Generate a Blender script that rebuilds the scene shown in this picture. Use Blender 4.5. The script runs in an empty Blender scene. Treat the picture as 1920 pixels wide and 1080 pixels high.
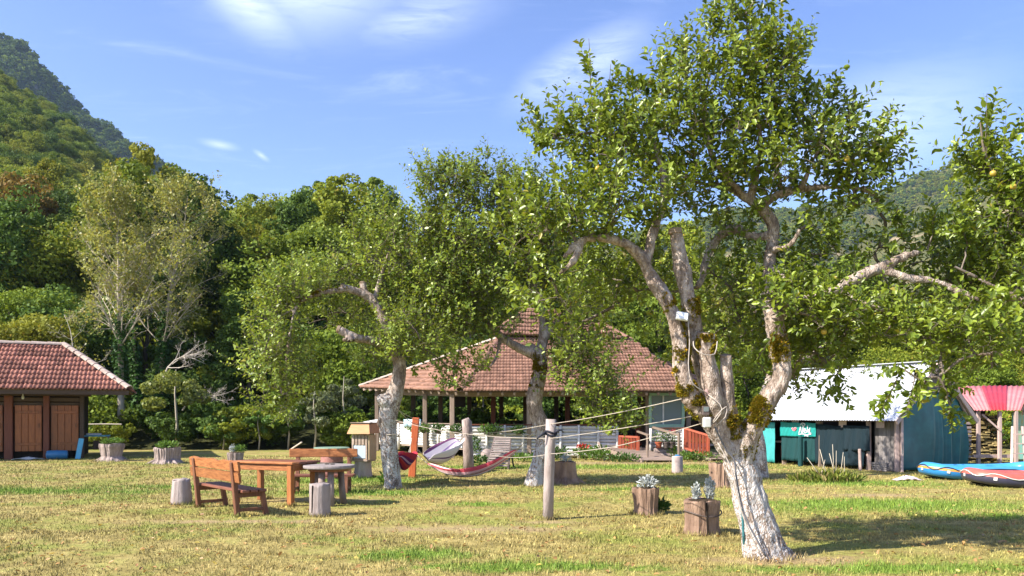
import bpy, math, random
import numpy as np
from mathutils import Vector, Matrix
R = math.radians
sc = bpy.context.scene
C = sc.collection
# ---------------------------------------------------------------- camera
F, HZ, EYE = 1500.0, 778.0, 1.6          # focal length in photo pixels, horizon row, eye height
cam = bpy.data.objects.new('camera', bpy.data.cameras.new('camera')); C.objects.link(cam)
cam.location = (0, 0, EYE); cam.rotation_euler = (R(90), 0, 0)
cam.data.sensor_width = 36; cam.data.lens = F / 1920 * 36
cam.data.shift_y = (HZ - 540) / 1920
cam.data.clip_start = 0.1; cam.data.clip_end = 6000
sc.camera = cam
# ---------------------------------------------------------------- light
SUN_EL, SUN_AZ = R(40), R(25)            # sun behind the camera's left shoulder
to_sun = Vector((-math.cos(SUN_EL) * math.cos(SUN_AZ), -math.cos(SUN_EL) * math.sin(SUN_AZ), math.sin(SUN_EL)))
sl = bpy.data.lights.new('sun', 'SUN'); sl.energy = 5.0; sl.angle = R(0.55); sl.color = (1, .93, .80)
so = bpy.data.objects.new('sun', sl); C.objects.link(so); so.location = (-20, -10, 30)
so.rotation_euler = to_sun.to_track_quat('Z', 'Y').to_euler()
sc.view_settings.view_transform = 'Standard'; sc.view_settings.look = 'None'
sc.view_settings.exposure = 1.2; sc.view_settings.gamma = 1; sc.view_settings.use_curve_mapping = False
sc.render.engine = 'CYCLES'
sc.cycles.use_denoising = True
sc.cycles.max_bounces = 6; sc.cycles.diffuse_bounces = 2; sc.cycles.glossy_bounces = 2
sc.cycles.transmission_bounces = 4; sc.cycles.volume_bounces = 0; sc.cycles.transparent_max_bounces = 6
w = bpy.data.worlds.new('World'); sc.world = w; w.use_nodes = True
def nd(nt, t, **k):
    n = nt.nodes.new('ShaderNode' + t)
    for a, b in k.items():
        if a.startswith('i_'): n.inputs[a[2:].replace('_', ' ')].default_value = b
        else: setattr(n, a, b)
    return n
def mth(nt, op, a, b=None, c=None, clamp=False):
    n = nt.nodes.new('ShaderNodeMath'); n.operation = op; n.use_clamp = clamp
    for i, v in enumerate((a, b, c)):
        if v is None: continue
        if isinstance(v, (int, float)): n.inputs[i].default_value = v
        else: nt.links.new(v, n.inputs[i])
    return n.outputs[0]
def smooth(nt, v, lo, hi):
    n = nt.nodes.new('ShaderNodeMapRange'); n.interpolation_type = 'SMOOTHSTEP'
    n.inputs[1].default_value = lo; n.inputs[2].default_value = hi
    nt.links.new(v, n.inputs[0]); return n.outputs[0]
def world_nodes():
    nt = w.node_tree; nt.nodes.clear(); L = nt.links.new
    out = nd(nt, 'OutputWorld'); bg = nd(nt, 'Background'); L(bg.outputs[0], out.inputs[0])
    bg.inputs[1].default_value = 0.108
    sky = nd(nt, 'TexSky'); sky.sky_type = 'NISHITA'; sky.sun_disc = False
    sky.sun_elevation = SUN_EL; sky.sun_rotation = math.atan2(to_sun.x, to_sun.y) % (2 * math.pi)
    sky.altitude = 300; sky.air_density = 1.0; sky.dust_density = 0.8; sky.ozone_density = 1.6
    tc = nd(nt, 'TexCoord'); sep = nd(nt, 'SeparateXYZ'); L(tc.outputs['Generated'], sep.inputs[0])
    az = mth(nt, 'ARCTAN2', sep.outputs[0], sep.outputs[1]); el = mth(nt, 'ARCSINE', sep.outputs[2])
    # high cirrus: streaky noise on a plane far overhead, thin everywhere, denser in a few patches of the sky
    zc = mth(nt, 'MAXIMUM', sep.outputs[2], 0.03)
    cx = mth(nt, 'DIVIDE', sep.outputs[0], zc); cy = mth(nt, 'DIVIDE', sep.outputs[1], zc)
    cv = nd(nt, 'CombineXYZ'); L(cx, cv.inputs[0]); L(cy, cv.inputs[1])
    mp = nd(nt, 'Mapping'); L(cv.outputs[0], mp.inputs[0]); mp.inputs['Rotation'].default_value = (0, 0, R(35)); mp.inputs['Scale'].default_value = (0.9, 2.6, 1)
    n1 = nd(nt, 'TexNoise', i_Scale=1.6, i_Detail=9.0, i_Roughness=0.66, i_Distortion=0.9); L(mp.outputs[0], n1.inputs['Vector'])
    n2 = nd(nt, 'TexNoise', i_Scale=2.2, i_Detail=5.0, i_Roughness=0.6); L(tc.outputs['Generated'], n2.inputs['Vector'])
    mp3 = nd(nt, 'Mapping'); L(cv.outputs[0], mp3.inputs[0]); mp3.inputs['Rotation'].default_value = (0, 0, R(20)); mp3.inputs['Scale'].default_value = (4.5, 10, 1)
    n3 = nd(nt, 'TexNoise', i_Scale=1.0, i_Detail=8.0, i_Roughness=0.7, i_Distortion=1.2); L(mp3.outputs[0], n3.inputs['Vector'])
    n13 = mth(nt, 'ADD', mth(nt, 'MULTIPLY', n1.outputs[0], .55), mth(nt, 'MULTIPLY', n3.outputs[0], .45))
    wob = mth(nt, 'MULTIPLY', mth(nt, 'ADD', mth(nt, 'MULTIPLY', mth(nt, 'SUBTRACT', n2.outputs[0], 0.5), .5), mth(nt, 'SUBTRACT', n13, 0.5)), 0.8)
    faint = mth(nt, 'MULTIPLY', smooth(nt, n1.outputs[0], 0.5, 0.9), 0.16)
    def patch(a0, e0, ra, re, rot, gain, n_lo, n_hi, edge=0.0):
        da = mth(nt, 'SUBTRACT', az, R(a0)); de = mth(nt, 'SUBTRACT', el, R(e0))
        c, s = math.cos(R(rot)), math.sin(R(rot))
        x = mth(nt, 'ADD', mth(nt, 'MULTIPLY', da, c / R(ra)), mth(nt, 'MULTIPLY', de, s / R(ra)))
        y = mth(nt, 'ADD', mth(nt, 'MULTIPLY', da, -s / R(re)), mth(nt, 'MULTIPLY', de, c / R(re)))
        d = mth(nt, 'SQRT', mth(nt, 'ADD', mth(nt, 'MULTIPLY', x, x), mth(nt, 'MULTIPLY', y, y)))
        d = mth(nt, 'ADD', d, mth(nt, 'MULTIPLY', wob, 1.6))
        m = smooth(nt, d, 1.05, edge)
        tex = smooth(nt, n13, n_lo, n_hi)
        return mth(nt, 'MULTIPLY', mth(nt, 'MULTIPLY', m, tex), gain)
    ps = [patch(-14.5, 27.9, 10.5, 5.4, 8, .66, .25, .8, .0), patch(-18.4, 26.2, 6.6, 3.0, -24, .85, .28, .72, -.3), patch(-7.0, 26.2, 9, 2.4, 12, .5, .3, .85, -.1), patch(-20.1, 17.6, 1.7, .42, -4, .6, .2, .65, -.8), patch(-17.4, 17.2, .8, .28, -30, .4, .2, .6, -.5),
          patch(5, 23.5, 7, 2.2, 24, .35, .3, .7, .2), patch(24, 18, 10, 4.5, 10, .35, .2, .7), patch(85, 35, 25, 12, 20, .8, .3, .7), patch(-120, 32, 28, 10, -10, .8, .3, .7), patch(175, 45, 30, 14, 30, .7, .35, .7)]
    tot = faint
    for p in ps: tot = mth(nt, 'MAXIMUM', tot, p)
    hs = nd(nt, 'HueSaturation'); L(sky.outputs[0], hs.inputs['Color']); hs.inputs['Hue'].default_value = 0.517; hs.inputs['Saturation'].default_value = 1.16; hs.inputs['Value'].default_value = 1.14
    mx = nd(nt, 'MixRGB'); L(tot, mx.inputs[0]); L(hs.outputs[0], mx.inputs[1]); mx.inputs[2].default_value = (9.5, 10.0, 10.8, 1)
    L(mx.outputs[0], bg.inputs[0])
world_nodes()
# ---------------------------------------------------------------- helpers
rng = np.random.default_rng(7); random.seed(7)
def P(px, py, D): return np.array(((px - 960) / F * D, D, EYE + (HZ - py) / F * D))
def G(px, py): D = EYE * F / (py - HZ); return np.array(((px - 960) / F * D, D, 0.0))
def V3(*a): return np.array(a, float)
def unit(v):
    v = np.asarray(v, float); return v / np.maximum(np.linalg.norm(v, axis=-1, keepdims=True), 1e-9)
def vnoise(p, seed=0):
    p = np.asarray(p, float); i = np.floor(p).astype(np.int64); f = p - i; f = f * f * (3 - 2 * f)
    def h(x, y, z):
        n = (x * 374761393 + y * 668265263 + z * 2147483647 + seed * 1274126177) & 0xffffffff
        n = ((n ^ (n >> 13)) * 1274126177) & 0xffffffff
        return ((n ^ (n >> 16)) & 0xffff) / 32767.5 - 1
    x, y, z = i[..., 0], i[..., 1], i[..., 2]; r = 0
    for a in (0, 1):
        for b in (0, 1):
            for c in (0, 1):
                wgt = (f[..., 0] if a else 1 - f[..., 0]) * (f[..., 1] if b else 1 - f[..., 1]) * (f[..., 2] if c else 1 - f[..., 2])
                r = r + wgt * h(x + a, y + b, z + c)
    return r
def np_mesh(name, V, Fs, smooth_shade=False):
    V = np.asarray(V, np.float32).reshape(-1, 3)
    if not isinstance(Fs, list): Fs = [Fs]
    Fs = [np.asarray(f, np.int32) for f in Fs if len(f)]
    me = bpy.data.meshes.new(name)
    nl = sum(f.size for f in Fs); npoly = sum(len(f) for f in Fs)
    me.vertices.add(len(V)); me.vertices.foreach_set('co', V.ravel())
    me.loops.add(nl); me.polygons.add(npoly)
    me.loops.foreach_set('vertex_index', np.concatenate([f.ravel() for f in Fs]))
    tot = np.concatenate([np.full(len(f), f.shape[1], np.int32) for f in Fs])
    me.polygons.foreach_set('loop_start', (np.cumsum(tot) - tot).astype(np.int32))
    if smooth_shade: me.polygons.foreach_set('use_smooth', np.ones(npoly, bool))
    me.update(calc_edges=True); me.validate(); return me
class MB:
    """collects simple shapes into one mesh"""
    def __init__(s): s.v = []; s.f = []
    def add(s, vs, fs):
        o = len(s.v); s.v += [tuple(float(c) for c in q) for q in vs]; s.f += [tuple(i + o for i in q) for q in fs]; return s
    def box(s, c, size, rz=0, M=None, bev=0.0, taper=1.0):
        x, y, z = (q / 2 for q in size); b = min(bev, x * .6, y * .6, z * .6)
        if b <= 0:
            vs = [(-x, -y, -z), (x, -y, -z), (x, y, -z), (-x, y, -z), (-x * taper, -y * taper, z), (x * taper, -y * taper, z), (x * taper, y * taper, z), (-x * taper, y * taper, z)]
            fs = [(0, 3, 2, 1), (4, 5, 6, 7), (0, 1, 5, 4), (1, 2, 6, 5), (2, 3, 7, 6), (3, 0, 4, 7)]
        else:
            ring = lambda X, Y, Z: [(-X, -Y, Z), (X, -Y, Z), (X, Y, Z), (-X, Y, Z)]
            def oct_(X, Y, Z): return [(-X + b, -Y, Z), (X - b, -Y, Z), (X, -Y + b, Z), (X, Y - b, Z), (X - b, Y, Z), (-X + b, Y, Z), (-X, Y - b, Z), (-X, -Y + b, Z)]
            vs = ring(x - b, y - b, -z) + oct_(x, y, -z + b) + oct_(x, y, z - b) + ring(x - b, y - b, z)
            fs = [(3, 2, 1, 0), (20, 21, 22, 23)] + [(4 + i, 4 + (i + 1) % 8, 12 + (i + 1) % 8, 12 + i) for i in range(8)]
            for k in range(4):
                fs += [(k, (k + 1) % 4, 4 + (2 * k + 1), 4 + 2 * k), (12 + 2 * k, 12 + 2 * k + 1, 20 + (k + 1) % 4, 20 + k)]
                fs += [(k, 4 + 2 * k, 4 + (2 * k - 1) % 8), (20 + k, 12 + (2 * k - 1) % 8, 12 + 2 * k)]
        if M is None: M = Matrix.Rotation(rz, 3, 'Z')
        c = Vector([float(q) for q in c])
        return s.add([M @ Vector(q) + c for q in vs], fs)
    def bar(s, a, b, wd, th, up=(0, 0, 1), bev=0.0):
        a, b = Vector([float(q) for q in a]), Vector([float(q) for q in b]); d = b - a; l = d.length; d.normalize()
        u = Vector(up); sd = d.cross(u)
        if sd.length < 1e-4: sd = d.cross(Vector((0, 1, 0)))
        sd.normalize(); u = sd.cross(d)
        M = Matrix((d, sd, u)).transposed()
        return s.box((a + b) / 2, (l, wd, th), M=M, bev=bev)
    def tube(s, pts, rads, n=8, cap=True, jit=0.0, seed=1):
        pts = [Vector([float(q) for q in p]) for p in pts]
        if not hasattr(rads, '__len__'): rads = [rads] * len(pts)
        o = len(s.v); rr = random.Random(seed); u = None; vs = []
        for i, p in enumerate(pts):
            d = (pts[min(i + 1, len(pts) - 1)] - pts[max(i - 1, 0)]).normalized()
            if u is None: u = d.orthogonal().normalized()
            u = (u - d * u.dot(d)).normalized(); v = d.cross(u)
            for k in range(n):
                a = 2 * math.pi * k / n; rad = rads[i] * (1 + rr.uniform(-jit, jit))
                vs.append(p + (u * math.cos(a) + v * math.sin(a)) * rad)
        fs = [(i * n + k, i * n + (k + 1) % n, (i + 1) * n + (k + 1) % n, (i + 1) * n + k) for i in range(len(pts) - 1) for k in range(n)]
        if cap: fs += [tuple(range(n))[::-1], tuple((len(pts) - 1) * n + k for k in range(n))]
        return s.add(vs, fs)
    def lathe(s, c, prof, n=24, wob=0.0, seed=1):
        rr = random.Random(seed); ph = [rr.uniform(0, 6.28) for _ in range(4)]; vs = []
        for r, z in prof:
            for k in range(n):
                a = 2 * math.pi * k / n; q = r * (1 + wob * (math.sin(3 * a + ph[0]) * .5 + math.sin(5 * a + ph[1]) * .35 + math.sin(9 * a + ph[2]) * .25))
                vs.append((c[0] + q * math.cos(a), c[1] + q * math.sin(a), c[2] + z))
        m = len(prof)
        fs = [(i * n + k, i * n + (k + 1) % n, (i + 1) * n + (k + 1) % n, (i + 1) * n + k) for i in range(m - 1) for k in range(n)]
        fs += [tuple(range(n))[::-1], tuple((m - 1) * n + k for k in range(n))]
        return s.add(vs, fs)
    def sheet(s, grid, thick=0.0):
        g = np.asarray(grid, float); a, b, _ = g.shape
        fs = [(i * b + j, i * b + j + 1, (i + 1) * b + j + 1, (i + 1) * b + j) for i in range(a - 1) for j in range(b - 1)]
        if thick <= 0: return s.add(g.reshape(-1, 3), fs)
        nrm = unit(np.cross(np.gradient(g, axis=1), np.gradient(g, axis=0))); g2 = g + nrm * thick; N = a * b
        e = [i * b for i in range(a)], [i * b + b - 1 for i in range(a)], list(range(b)), [(a - 1) * b + j for j in range(b)]
        fs2 = [tuple(q + N for q in f[::-1]) for f in fs]
        for k, ed in enumerate(e):
            for p, q in zip(ed[:-1], ed[1:]): fs2.append((p, q, q + N, p + N) if k in (0, 3) else (q, p, p + N, q + N))
        return s.add(np.concatenate([g.reshape(-1, 3), g2.reshape(-1, 3)]), fs + fs2)
    def mesh(s, name, off=(0, 0, 0), sm=False):
        me = bpy.data.meshes.new(name); me.from_pydata([(a - off[0], b - off[1], c - off[2]) for a, b, c in s.v], [], s.f)
        if sm: me.polygons.foreach_set('use_smooth', np.ones(len(me.polygons), bool))
        me.update(); return me
    def build(s, name, mat, parent=None, world=False, sm=False, kind=None):
        off = root_loc(parent) if (world and parent is not None) else (0, 0, 0)
        return link(name, s.mesh(name, off, sm), mat, parent, kind=kind)
def root_loc(o):
    while o.parent: o = o.parent
    return tuple(o.location)
def link(name, me, mat=None, parent=None, loc=None, rot=None, kind=None):
    o = bpy.data.objects.new(name, me); C.objects.link(o)
    if mat is not None and me is not None and not me.materials: me.materials.append(mat)
    if parent is not None: o.parent = parent
    if loc is not None: o.location = [float(q) for q in loc]
    if rot is not None: o.rotation_euler = rot
    if kind: o['kind'] = kind
    return o
def tag(o, label=None, cat=None, group=None, kind=None):
    for k, v in (('label', label), ('category', cat), ('group', group), ('kind', kind)):
        if v: o[k] = v
    return o
def thing(name, label, cat, loc=(0, 0, 0), rz=0, group=None):
    o = bpy.data.objects.new(name, None); C.objects.link(o); o.empty_display_size = .2
    o.location = [float(q) for q in loc]; o.rotation_euler = (0, 0, rz); return tag(o, label, cat, group)
def copy_tree(o, parent=None, mats=None):
    c = o.copy(); C.objects.link(c); c.parent = parent
    if mats and o.type == 'MESH' and o.name.split('.')[0] in mats:
        c.material_slots[0].link = 'OBJECT'; c.material_slots[0].material = mats[o.name.split('.')[0]]
    for ch in o.children: copy_tree(ch, c, mats)
    return c
# ---------------------------------------------------------------- materials
def base_mat(name, rough=.8, spec=.3):
    m = bpy.data.materials.new(name); m.use_nodes = True; nt = m.node_tree
    b = nt.nodes['Principled BSDF']; b.inputs['Roughness'].default_value = rough; b.inputs['Specular IOR Level'].default_value = spec
    return m, nt, b
def ramp(nt, fac, stops):
    r = nt.nodes.new('ShaderNodeValToRGB'); e = r.color_ramp.elements
    while len(e) < len(stops): e.new(.5)
    for q, (p, c) in zip(e, stops): q.position = p; q.color = (*c, 1)
    nt.links.new(fac, r.inputs[0]); return r.outputs[0]
def pos(nt, sx=1, sy=1, sz=1, coord='Object'):
    tc = nt.nodes.new('ShaderNodeTexCoord'); mp = nt.nodes.new('ShaderNodeMapping'); mp.inputs['Scale'].default_value = (sx, sy, sz)
    nt.links.new(tc.outputs[coord], mp.inputs[0]); return mp.outputs[0]
def noise(nt, vec, scale, detail=5, rough=.6, dist=0):
    n = nd(nt, 'TexNoise', i_Scale=scale, i_Detail=float(detail), i_Roughness=rough, i_Distortion=float(dist)); nt.links.new(vec, n.inputs['Vector']); return n.outputs[0]
def bump(nt, b, h, strength=.4, dist=.02):
    n = nt.nodes.new('ShaderNodeBump'); n.inputs['Strength'].default_value = strength; n.inputs['Distance'].default_value = dist
    nt.links.new(h, n.inputs['Height']); nt.links.new(n.outputs[0], b.inputs['Normal'])
def mul(nt, col, fac_out, lo, hi):
    mr = nt.nodes.new('ShaderNodeMapRange'); mr.inputs[3].default_value = lo; mr.inputs[4].default_value = hi; nt.links.new(fac_out, mr.inputs[0])
    m = nt.nodes.new('ShaderNodeMixRGB'); m.blend_type = 'MULTIPLY'; m.inputs[0].default_value = 1
    nt.links.new(col, m.inputs[1]); nt.links.new(mr.outputs[0], m.inputs[2]); return m.outputs[0]
def mixc(nt, f, a, b):
    m = nt.nodes.new('ShaderNodeMixRGB')
    for i, v in enumerate((f, a, b)):
        if isinstance(v, tuple): m.inputs[i].default_value = (*v, 1)
        elif isinstance(v, (int, float)): m.inputs[i].default_value = v
        else: nt.links.new(v, m.inputs[i])
    return m.outputs[0]
def simple(name, c1, c2=None, scale=6, rough=.7, spec=.3, bmp=.25, bd=.01, stretch=(1, 1, 1), rnd=.25, metal=0, island=False):
    """two-tone worn surface: noise colour, fine relief, a shade of its own for every object"""
    m, nt, b = base_mat(name, rough, spec); c2 = c2 or tuple(q * .6 for q in c1); b.inputs['Metallic'].default_value = metal
    v = pos(nt, *stretch); n = noise(nt, v, scale, 6, .65, .3)
    col = ramp(nt, n, [(.3, c2), (.68, c1)])
    if rnd:
        oi = nt.nodes.new('ShaderNodeObjectInfo').outputs['Random']
        if island: oi = mth(nt, 'FRACT', mth(nt, 'ADD', oi, nt.nodes.new('ShaderNodeNewGeometry').outputs['Random Per Island']))
        col = mul(nt, col, oi, 1 - rnd, 1 + rnd * .5)
    nt.links.new(col, b.inputs['Base Color'])
    if bmp: bump(nt, b, noise(nt, v, scale * 4, 5, .7), bmp, bd)
    return m
def wood(name, c1, c2, grain=(1, 14, 14), rough=.6, spec=.35, scale=3.0, rnd=.25, bmp=.3):
    return simple(name, c1, c2, scale, rough, spec, bmp, .004, grain, rnd)
def leafmat(name, c1, c2, c3=None, p3=.06, trans=.35, rough=.45, spec=.35, clump=.7, tint=.0):
    m, nt, b = base_mat(name, rough, spec); L = nt.links.new
    isl = nt.nodes.new('ShaderNodeNewGeometry').outputs['Random Per Island']
    n = noise(nt, pos(nt), clump, 3, .5)
    f = mth(nt, 'ADD', mth(nt, 'MULTIPLY', isl, .55), mth(nt, 'MULTIPLY', n, .6))
    col = ramp(nt, f, [(.25, c2), (.85, c1)])
    if c3:
        s = nt.nodes.new('ShaderNodeMath'); s.operation = 'FRACT'; L(mth(nt, 'MULTIPLY', isl, 37.0), s.inputs[0])
        col = mixc(nt, mth(nt, 'LESS_THAN', s.outputs[0], p3), col, c3)
    if tint:
        oi = nt.nodes.new('ShaderNodeObjectInfo').outputs['Random']; col = mul(nt, col, oi, 1 - tint, 1 + tint)
    L(col, b.inputs['Base Color'])
    tr = nd(nt, 'BsdfTranslucent'); L(mixc(nt, .5, col, (c1[0] * 1.5, c1[1] * 1.35, c1[2] * .8)), tr.inputs[0])
    mx = nd(nt, 'MixShader'); mx.inputs[0].default_value = trans
    L(b.outputs[0], mx.inputs[1]); L(tr.outputs[0], mx.inputs[2]); L(mx.outputs[0], nt.nodes['Material Output'].inputs[0]); return m
# ---------------------------------------------------------------- ground, slopes and mountains
LUSH = [(-11.5, 16.7, 6.5, .75), (-7.0, 17.8, 3.0, .5), (-1.1, 9.15, .8, .5), (-6.5, 25.5, 2.6, 2.6), (-3.2, 16.5, 2.4, .9), (-4.0, 19.5, 2.5, 1.3), (6.5, 14.2, 3.5, 1.3), (9.5, 12.6, 4, .7), (3.2, 24.5, 6.5, 1.2), (-.5, 24.5, 2.6, .9), (-.6, 14.3, .8, .35), (8.2, 18.6, 2.5, .9), (2.5, 17.2, 1.6, .4), (.3, 8.4, 1.6, .3), (4, 8.3, 2, .3)]
EARTH = [(3.6, 26.6, 4.6, .75), (-4.2, 12.0, 1.8, .3), (-.6, 11.2, 2.0, .45), (.6, 11.9, .6, .25), (-3.6, 15.0, 1.4, .5), (-2.4, 17.2, 1.0, .3), (3.1, 8.8, 1.1, .4), (7.3, 15.9, 1.2, .4)]
def lawn_color(nt):
    geo = nt.nodes.new('ShaderNodeNewGeometry'); p = geo.outputs['Position']; L = nt.links.new
    nb = noise(nt, p, .55, 4, .6); nm = noise(nt, p, 2.4, 5, .65); nf = noise(nt, p, 11, 6, .75)
    dry = ramp(nt, mth(nt, 'ADD', mth(nt, 'MULTIPLY', nm, .6), mth(nt, 'MULTIPLY', nf, .4)), [(.30, (.10, .083, .028)), (.48, (.255, .205, .072)), (.66, (.50, .40, .165))])
    green = ramp(nt, nf, [(.3, (.08, .15, .02)), (.7, (.18, .28, .035))])
    olive = ramp(nt, nf, [(.32, (.095, .125, .024)), (.66, (.29, .30, .07))])
    earth = ramp(nt, nf, [(.3, (.24, .165, .09)), (.7, (.40, .295, .18))])
    def blobs(lst, soft):
        tot = None
        for cx, cy, rx, ry in lst:
            s = nt.nodes.new('ShaderNodeVectorMath'); s.operation = 'SUBTRACT'; L(p, s.inputs[0]); s.inputs[1].default_value = (cx, cy, 0)
            q = nt.nodes.new('ShaderNodeVectorMath'); q.operation = 'MULTIPLY'; L(s.outputs[0], q.inputs[0]); q.inputs[1].default_value = (1 / rx, 1 / ry, 0)
            l = nt.nodes.new('ShaderNodeVectorMath'); l.operation = 'LENGTH'; L(q.outputs[0], l.inputs[0])
            v = l.outputs['Value']; tot = v if tot is None else mth(nt, 'MINIMUM', tot, v)
        tot = mth(nt, 'ADD', tot, mth(nt, 'MULTIPLY', mth(nt, 'ADD', mth(nt, 'SUBTRACT', nm, .5), mth(nt, 'SUBTRACT', nf, .5)), 2.2))
        return smooth(nt, tot, 1.15, soft)
    col = mixc(nt, mth(nt, 'MULTIPLY', smooth(nt, mth(nt, 'ADD', mth(nt, 'MULTIPLY', nb, .6), mth(nt, 'MULTIPLY', nm, .4)), .46, .60), .9), dry, olive)
    col = mixc(nt, mth(nt, 'MULTIPLY', blobs(LUSH, .35), .9), col, green)
    col = mixc(nt, mth(nt, 'MULTIPLY', blobs(EARTH, .1), .75), col, earth)
    return col, nf
m_ground, nt, b = base_mat('lawn', .95, .1); col, nf = lawn_color(nt); nt.links.new(col, b.inputs['Base Color']); bump(nt, b, nf, .7, .03)
m_blade, nt, b = base_mat('grass_blade', .6, .25); col, nf = lawn_color(nt)
isl = nt.nodes.new('ShaderNodeNewGeometry').outputs['Random Per Island']
col = mul(nt, col, isl, .6, 1.6); nt.links.new(col, b.inputs['Base Color'])
g = MB(); g.add([(-2500, -60, 0), (2500, -60, 0), (2500, 2500, 0), (-2500, 2500, 0)], [(0, 1, 2, 3)])
tag(g.build('ground', m_ground), kind='structure')
# grass: short blades in the mown lawn, finer and denser near the camera
BASES = [(*G(px, py)[:2], r0) for px, py, r0 in ((1440, 1045, .30), (735, 917, .22), (1002, 912, .25), (1317, 1000, .27), (1211, 964, .23), (1027, 974, .1), (340, 945, .2), (600, 967, .19), (374, 951, .07), (449, 969, .07), (545, 949, .08), (503, 935, .08), (1058, 906, .4), (1350, 913, .28), (210, 864, .5), (314, 869, .5), (441, 869, .3), (772, 896, .11), (879, 881, .18), (681, 895, .26), (1425, 898, .22), (1270, 888, .17))]
def grass():
    n = 330000
    D = 7.2 * np.exp(rng.random(n) ** .9 * math.log(31 / 7.2)); X = (rng.random(n) * 2 - 1) * .70 * D
    p = np.stack([X, D, np.zeros(n)], 1)
    den = vnoise(p * 1.7, 3) * .5 + vnoise(p * 5.5, 4) * .4 + .62
    lush = np.zeros(n)
    for cx, cy, rx, ry in LUSH: lush = np.maximum(lush, np.clip(1.25 - np.hypot((X - cx) / rx, (D - cy) / ry), 0, 1))
    bare = np.zeros(n)
    for cx, cy, rx, ry in EARTH: bare = np.maximum(bare, np.clip(1.2 - np.hypot((X - cx) / rx, (D - cy) / ry), 0, 1))
    keep = rng.random(n) < np.clip(den + lush - bare * .8, .12, 1); p = p[keep]; lush = lush[keep]; n = len(p); D = p[:, 1]
    clump = np.clip(vnoise(p * 7, 9) + .45 * vnoise(p * 17, 12), -.6, 1); h = (.014 + .032 * rng.random(n) ** 1.6) * (1 + .8 * lush) * (1 + .8 * clump) * (1 + (D - 8) * .012); wd = .0045 * (D / 9) ** .8 * (.7 + .7 * rng.random(n))
    a = rng.random(n) * 6.283; lean = rng.random(n) * .9 * h; la = rng.random(n) * 6.283
    s = np.stack([np.cos(a) * wd, np.sin(a) * wd, np.zeros(n)], 1)
    tip = p + np.stack([np.cos(la) * lean, np.sin(la) * lean, h], 1)
    # longer tufts the mower misses, round trunks, posts and furniture legs
    bx = []
    for x, y, r0 in BASES:
        m = int(900 * r0 + 120); aa = rng.random(m) * 6.283; rr = r0 * (.85 + .45 * rng.random(m) ** 1.5); q = np.stack([x + np.cos(aa) * rr, y + np.sin(aa) * rr, np.zeros(m)], 1); hh = .03 + .06 * rng.random(m); la2 = rng.random(m) * 6.28
        s2 = np.stack([np.cos(la2), np.sin(la2), 0 * la2], 1) * .0055; bx.append((q - s2, q + s2, q + np.stack([np.cos(la2 + 1) * hh * .4, np.sin(la2 + 1) * hh * .4, hh], 1)))
    p, s, tip = p, s, tip; lo = np.concatenate([p - s] + [b_[0] for b_ in bx]); hi = np.concatenate([p + s] + [b_[1] for b_ in bx]); tip = np.concatenate([tip] + [b_[2] for b_ in bx]); n = len(tip)
    V = np.stack([lo, hi, tip], 1).reshape(-1, 3); Fc = np.arange(n * 3).reshape(-1, 3)
    o = link('grass', np_mesh('grass', V, Fc), m_blade); tag(o, 'short dry mown grass covering the lawn', 'grass', kind='stuff')
grass()
m_floor = simple('forest_floor', (.055, .06, .02), (.03, .03, .012), .5, .95, .1, .6, .3, rnd=0)
m_rock = None
def R_left(px): return np.interp(px, [-600, -300, 0, 120, 290, 400, 560, 760, 3000], [158, 147, 121, 107, 74, 50, 24, 3, 0])
def R_spur(px): return np.interp(px, [-700, 0, 200, 430, 640, 800, 1000, 1300, 1600, 1900, 2700], [25, 22.5, 20, 18.6, 19, 15, 13, 11, 9.5, 9, 9])
def slope_z(X, D):
    px = 960 + X / D * F
    def ss(t): t = np.clip(t, 0, 1); return t * t * (3 - 2 * t)
    spur = R_spur(px) * (ss((D - 39) / 75) * .75 + .25 * ss((D - 36) / 18))
    left = R_left(px) * np.clip((D - 80) / 220, 0, 1.15) ** .95
    z = np.maximum(spur, left) + .5 * vnoise(np.stack([X * .12, D * .12, X * 0], -1), 5) * np.clip((D - 38) / 20, 0, 1)
    back = np.clip((D - 300) / 100, 0, 1)
    return np.where(D < 36.5, -.3, z - back * 40)
pxs = np.linspace(-900, 2800, 120); Ds = np.concatenate([np.linspace(36.4, 60, 16), np.linspace(64, 330, 40)])
gx, gd = np.meshgrid(pxs, Ds); X = (gx - 960) / F * gd
hill_g = np.stack([X, gd, slope_z(X, gd)], -1)
tag(MB().sheet(hill_g).build('hill', m_floor, sm=True), kind='structure')
def mountain(name, prof, D0, depth, mat, rough, seed, floor=-5):
    """a steep massif: rows run up from its foot (nearer) to its crest (D0), then down behind"""
    pxs = np.linspace(prof[0][0], prof[-1][0], 150); top = np.interp(pxs, [p[0] for p in prof], [p[1] for p in prof])
    zt = EYE + (HZ - top) / F * D0; ts = np.linspace(0, 1.25, 60); g = np.zeros((60, 150, 3))
    for i, t in enumerate(ts):
        D = D0 - depth * (1 - t); k = t ** 1.15 if t <= 1 else 1 - (t - 1) * 1.2
        x = (pxs - 960) / F * D0
        g[i] = np.stack([x, np.full(150, D), floor + (zt - floor) * k], -1)
    n = vnoise(g * .012, seed) * 1.0 + vnoise(g * .035, seed + 1) * .5 + vnoise(g * .1, seed + 2) * .25
    g[..., 2] += n * rough * np.clip(g[..., 2] / 60, 0, 1); g[..., 1] += vnoise(g * .02, seed + 3) * rough * 2
    tag(MB().sheet(g).build(name, mat, sm=True), kind='structure'); return g
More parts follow.
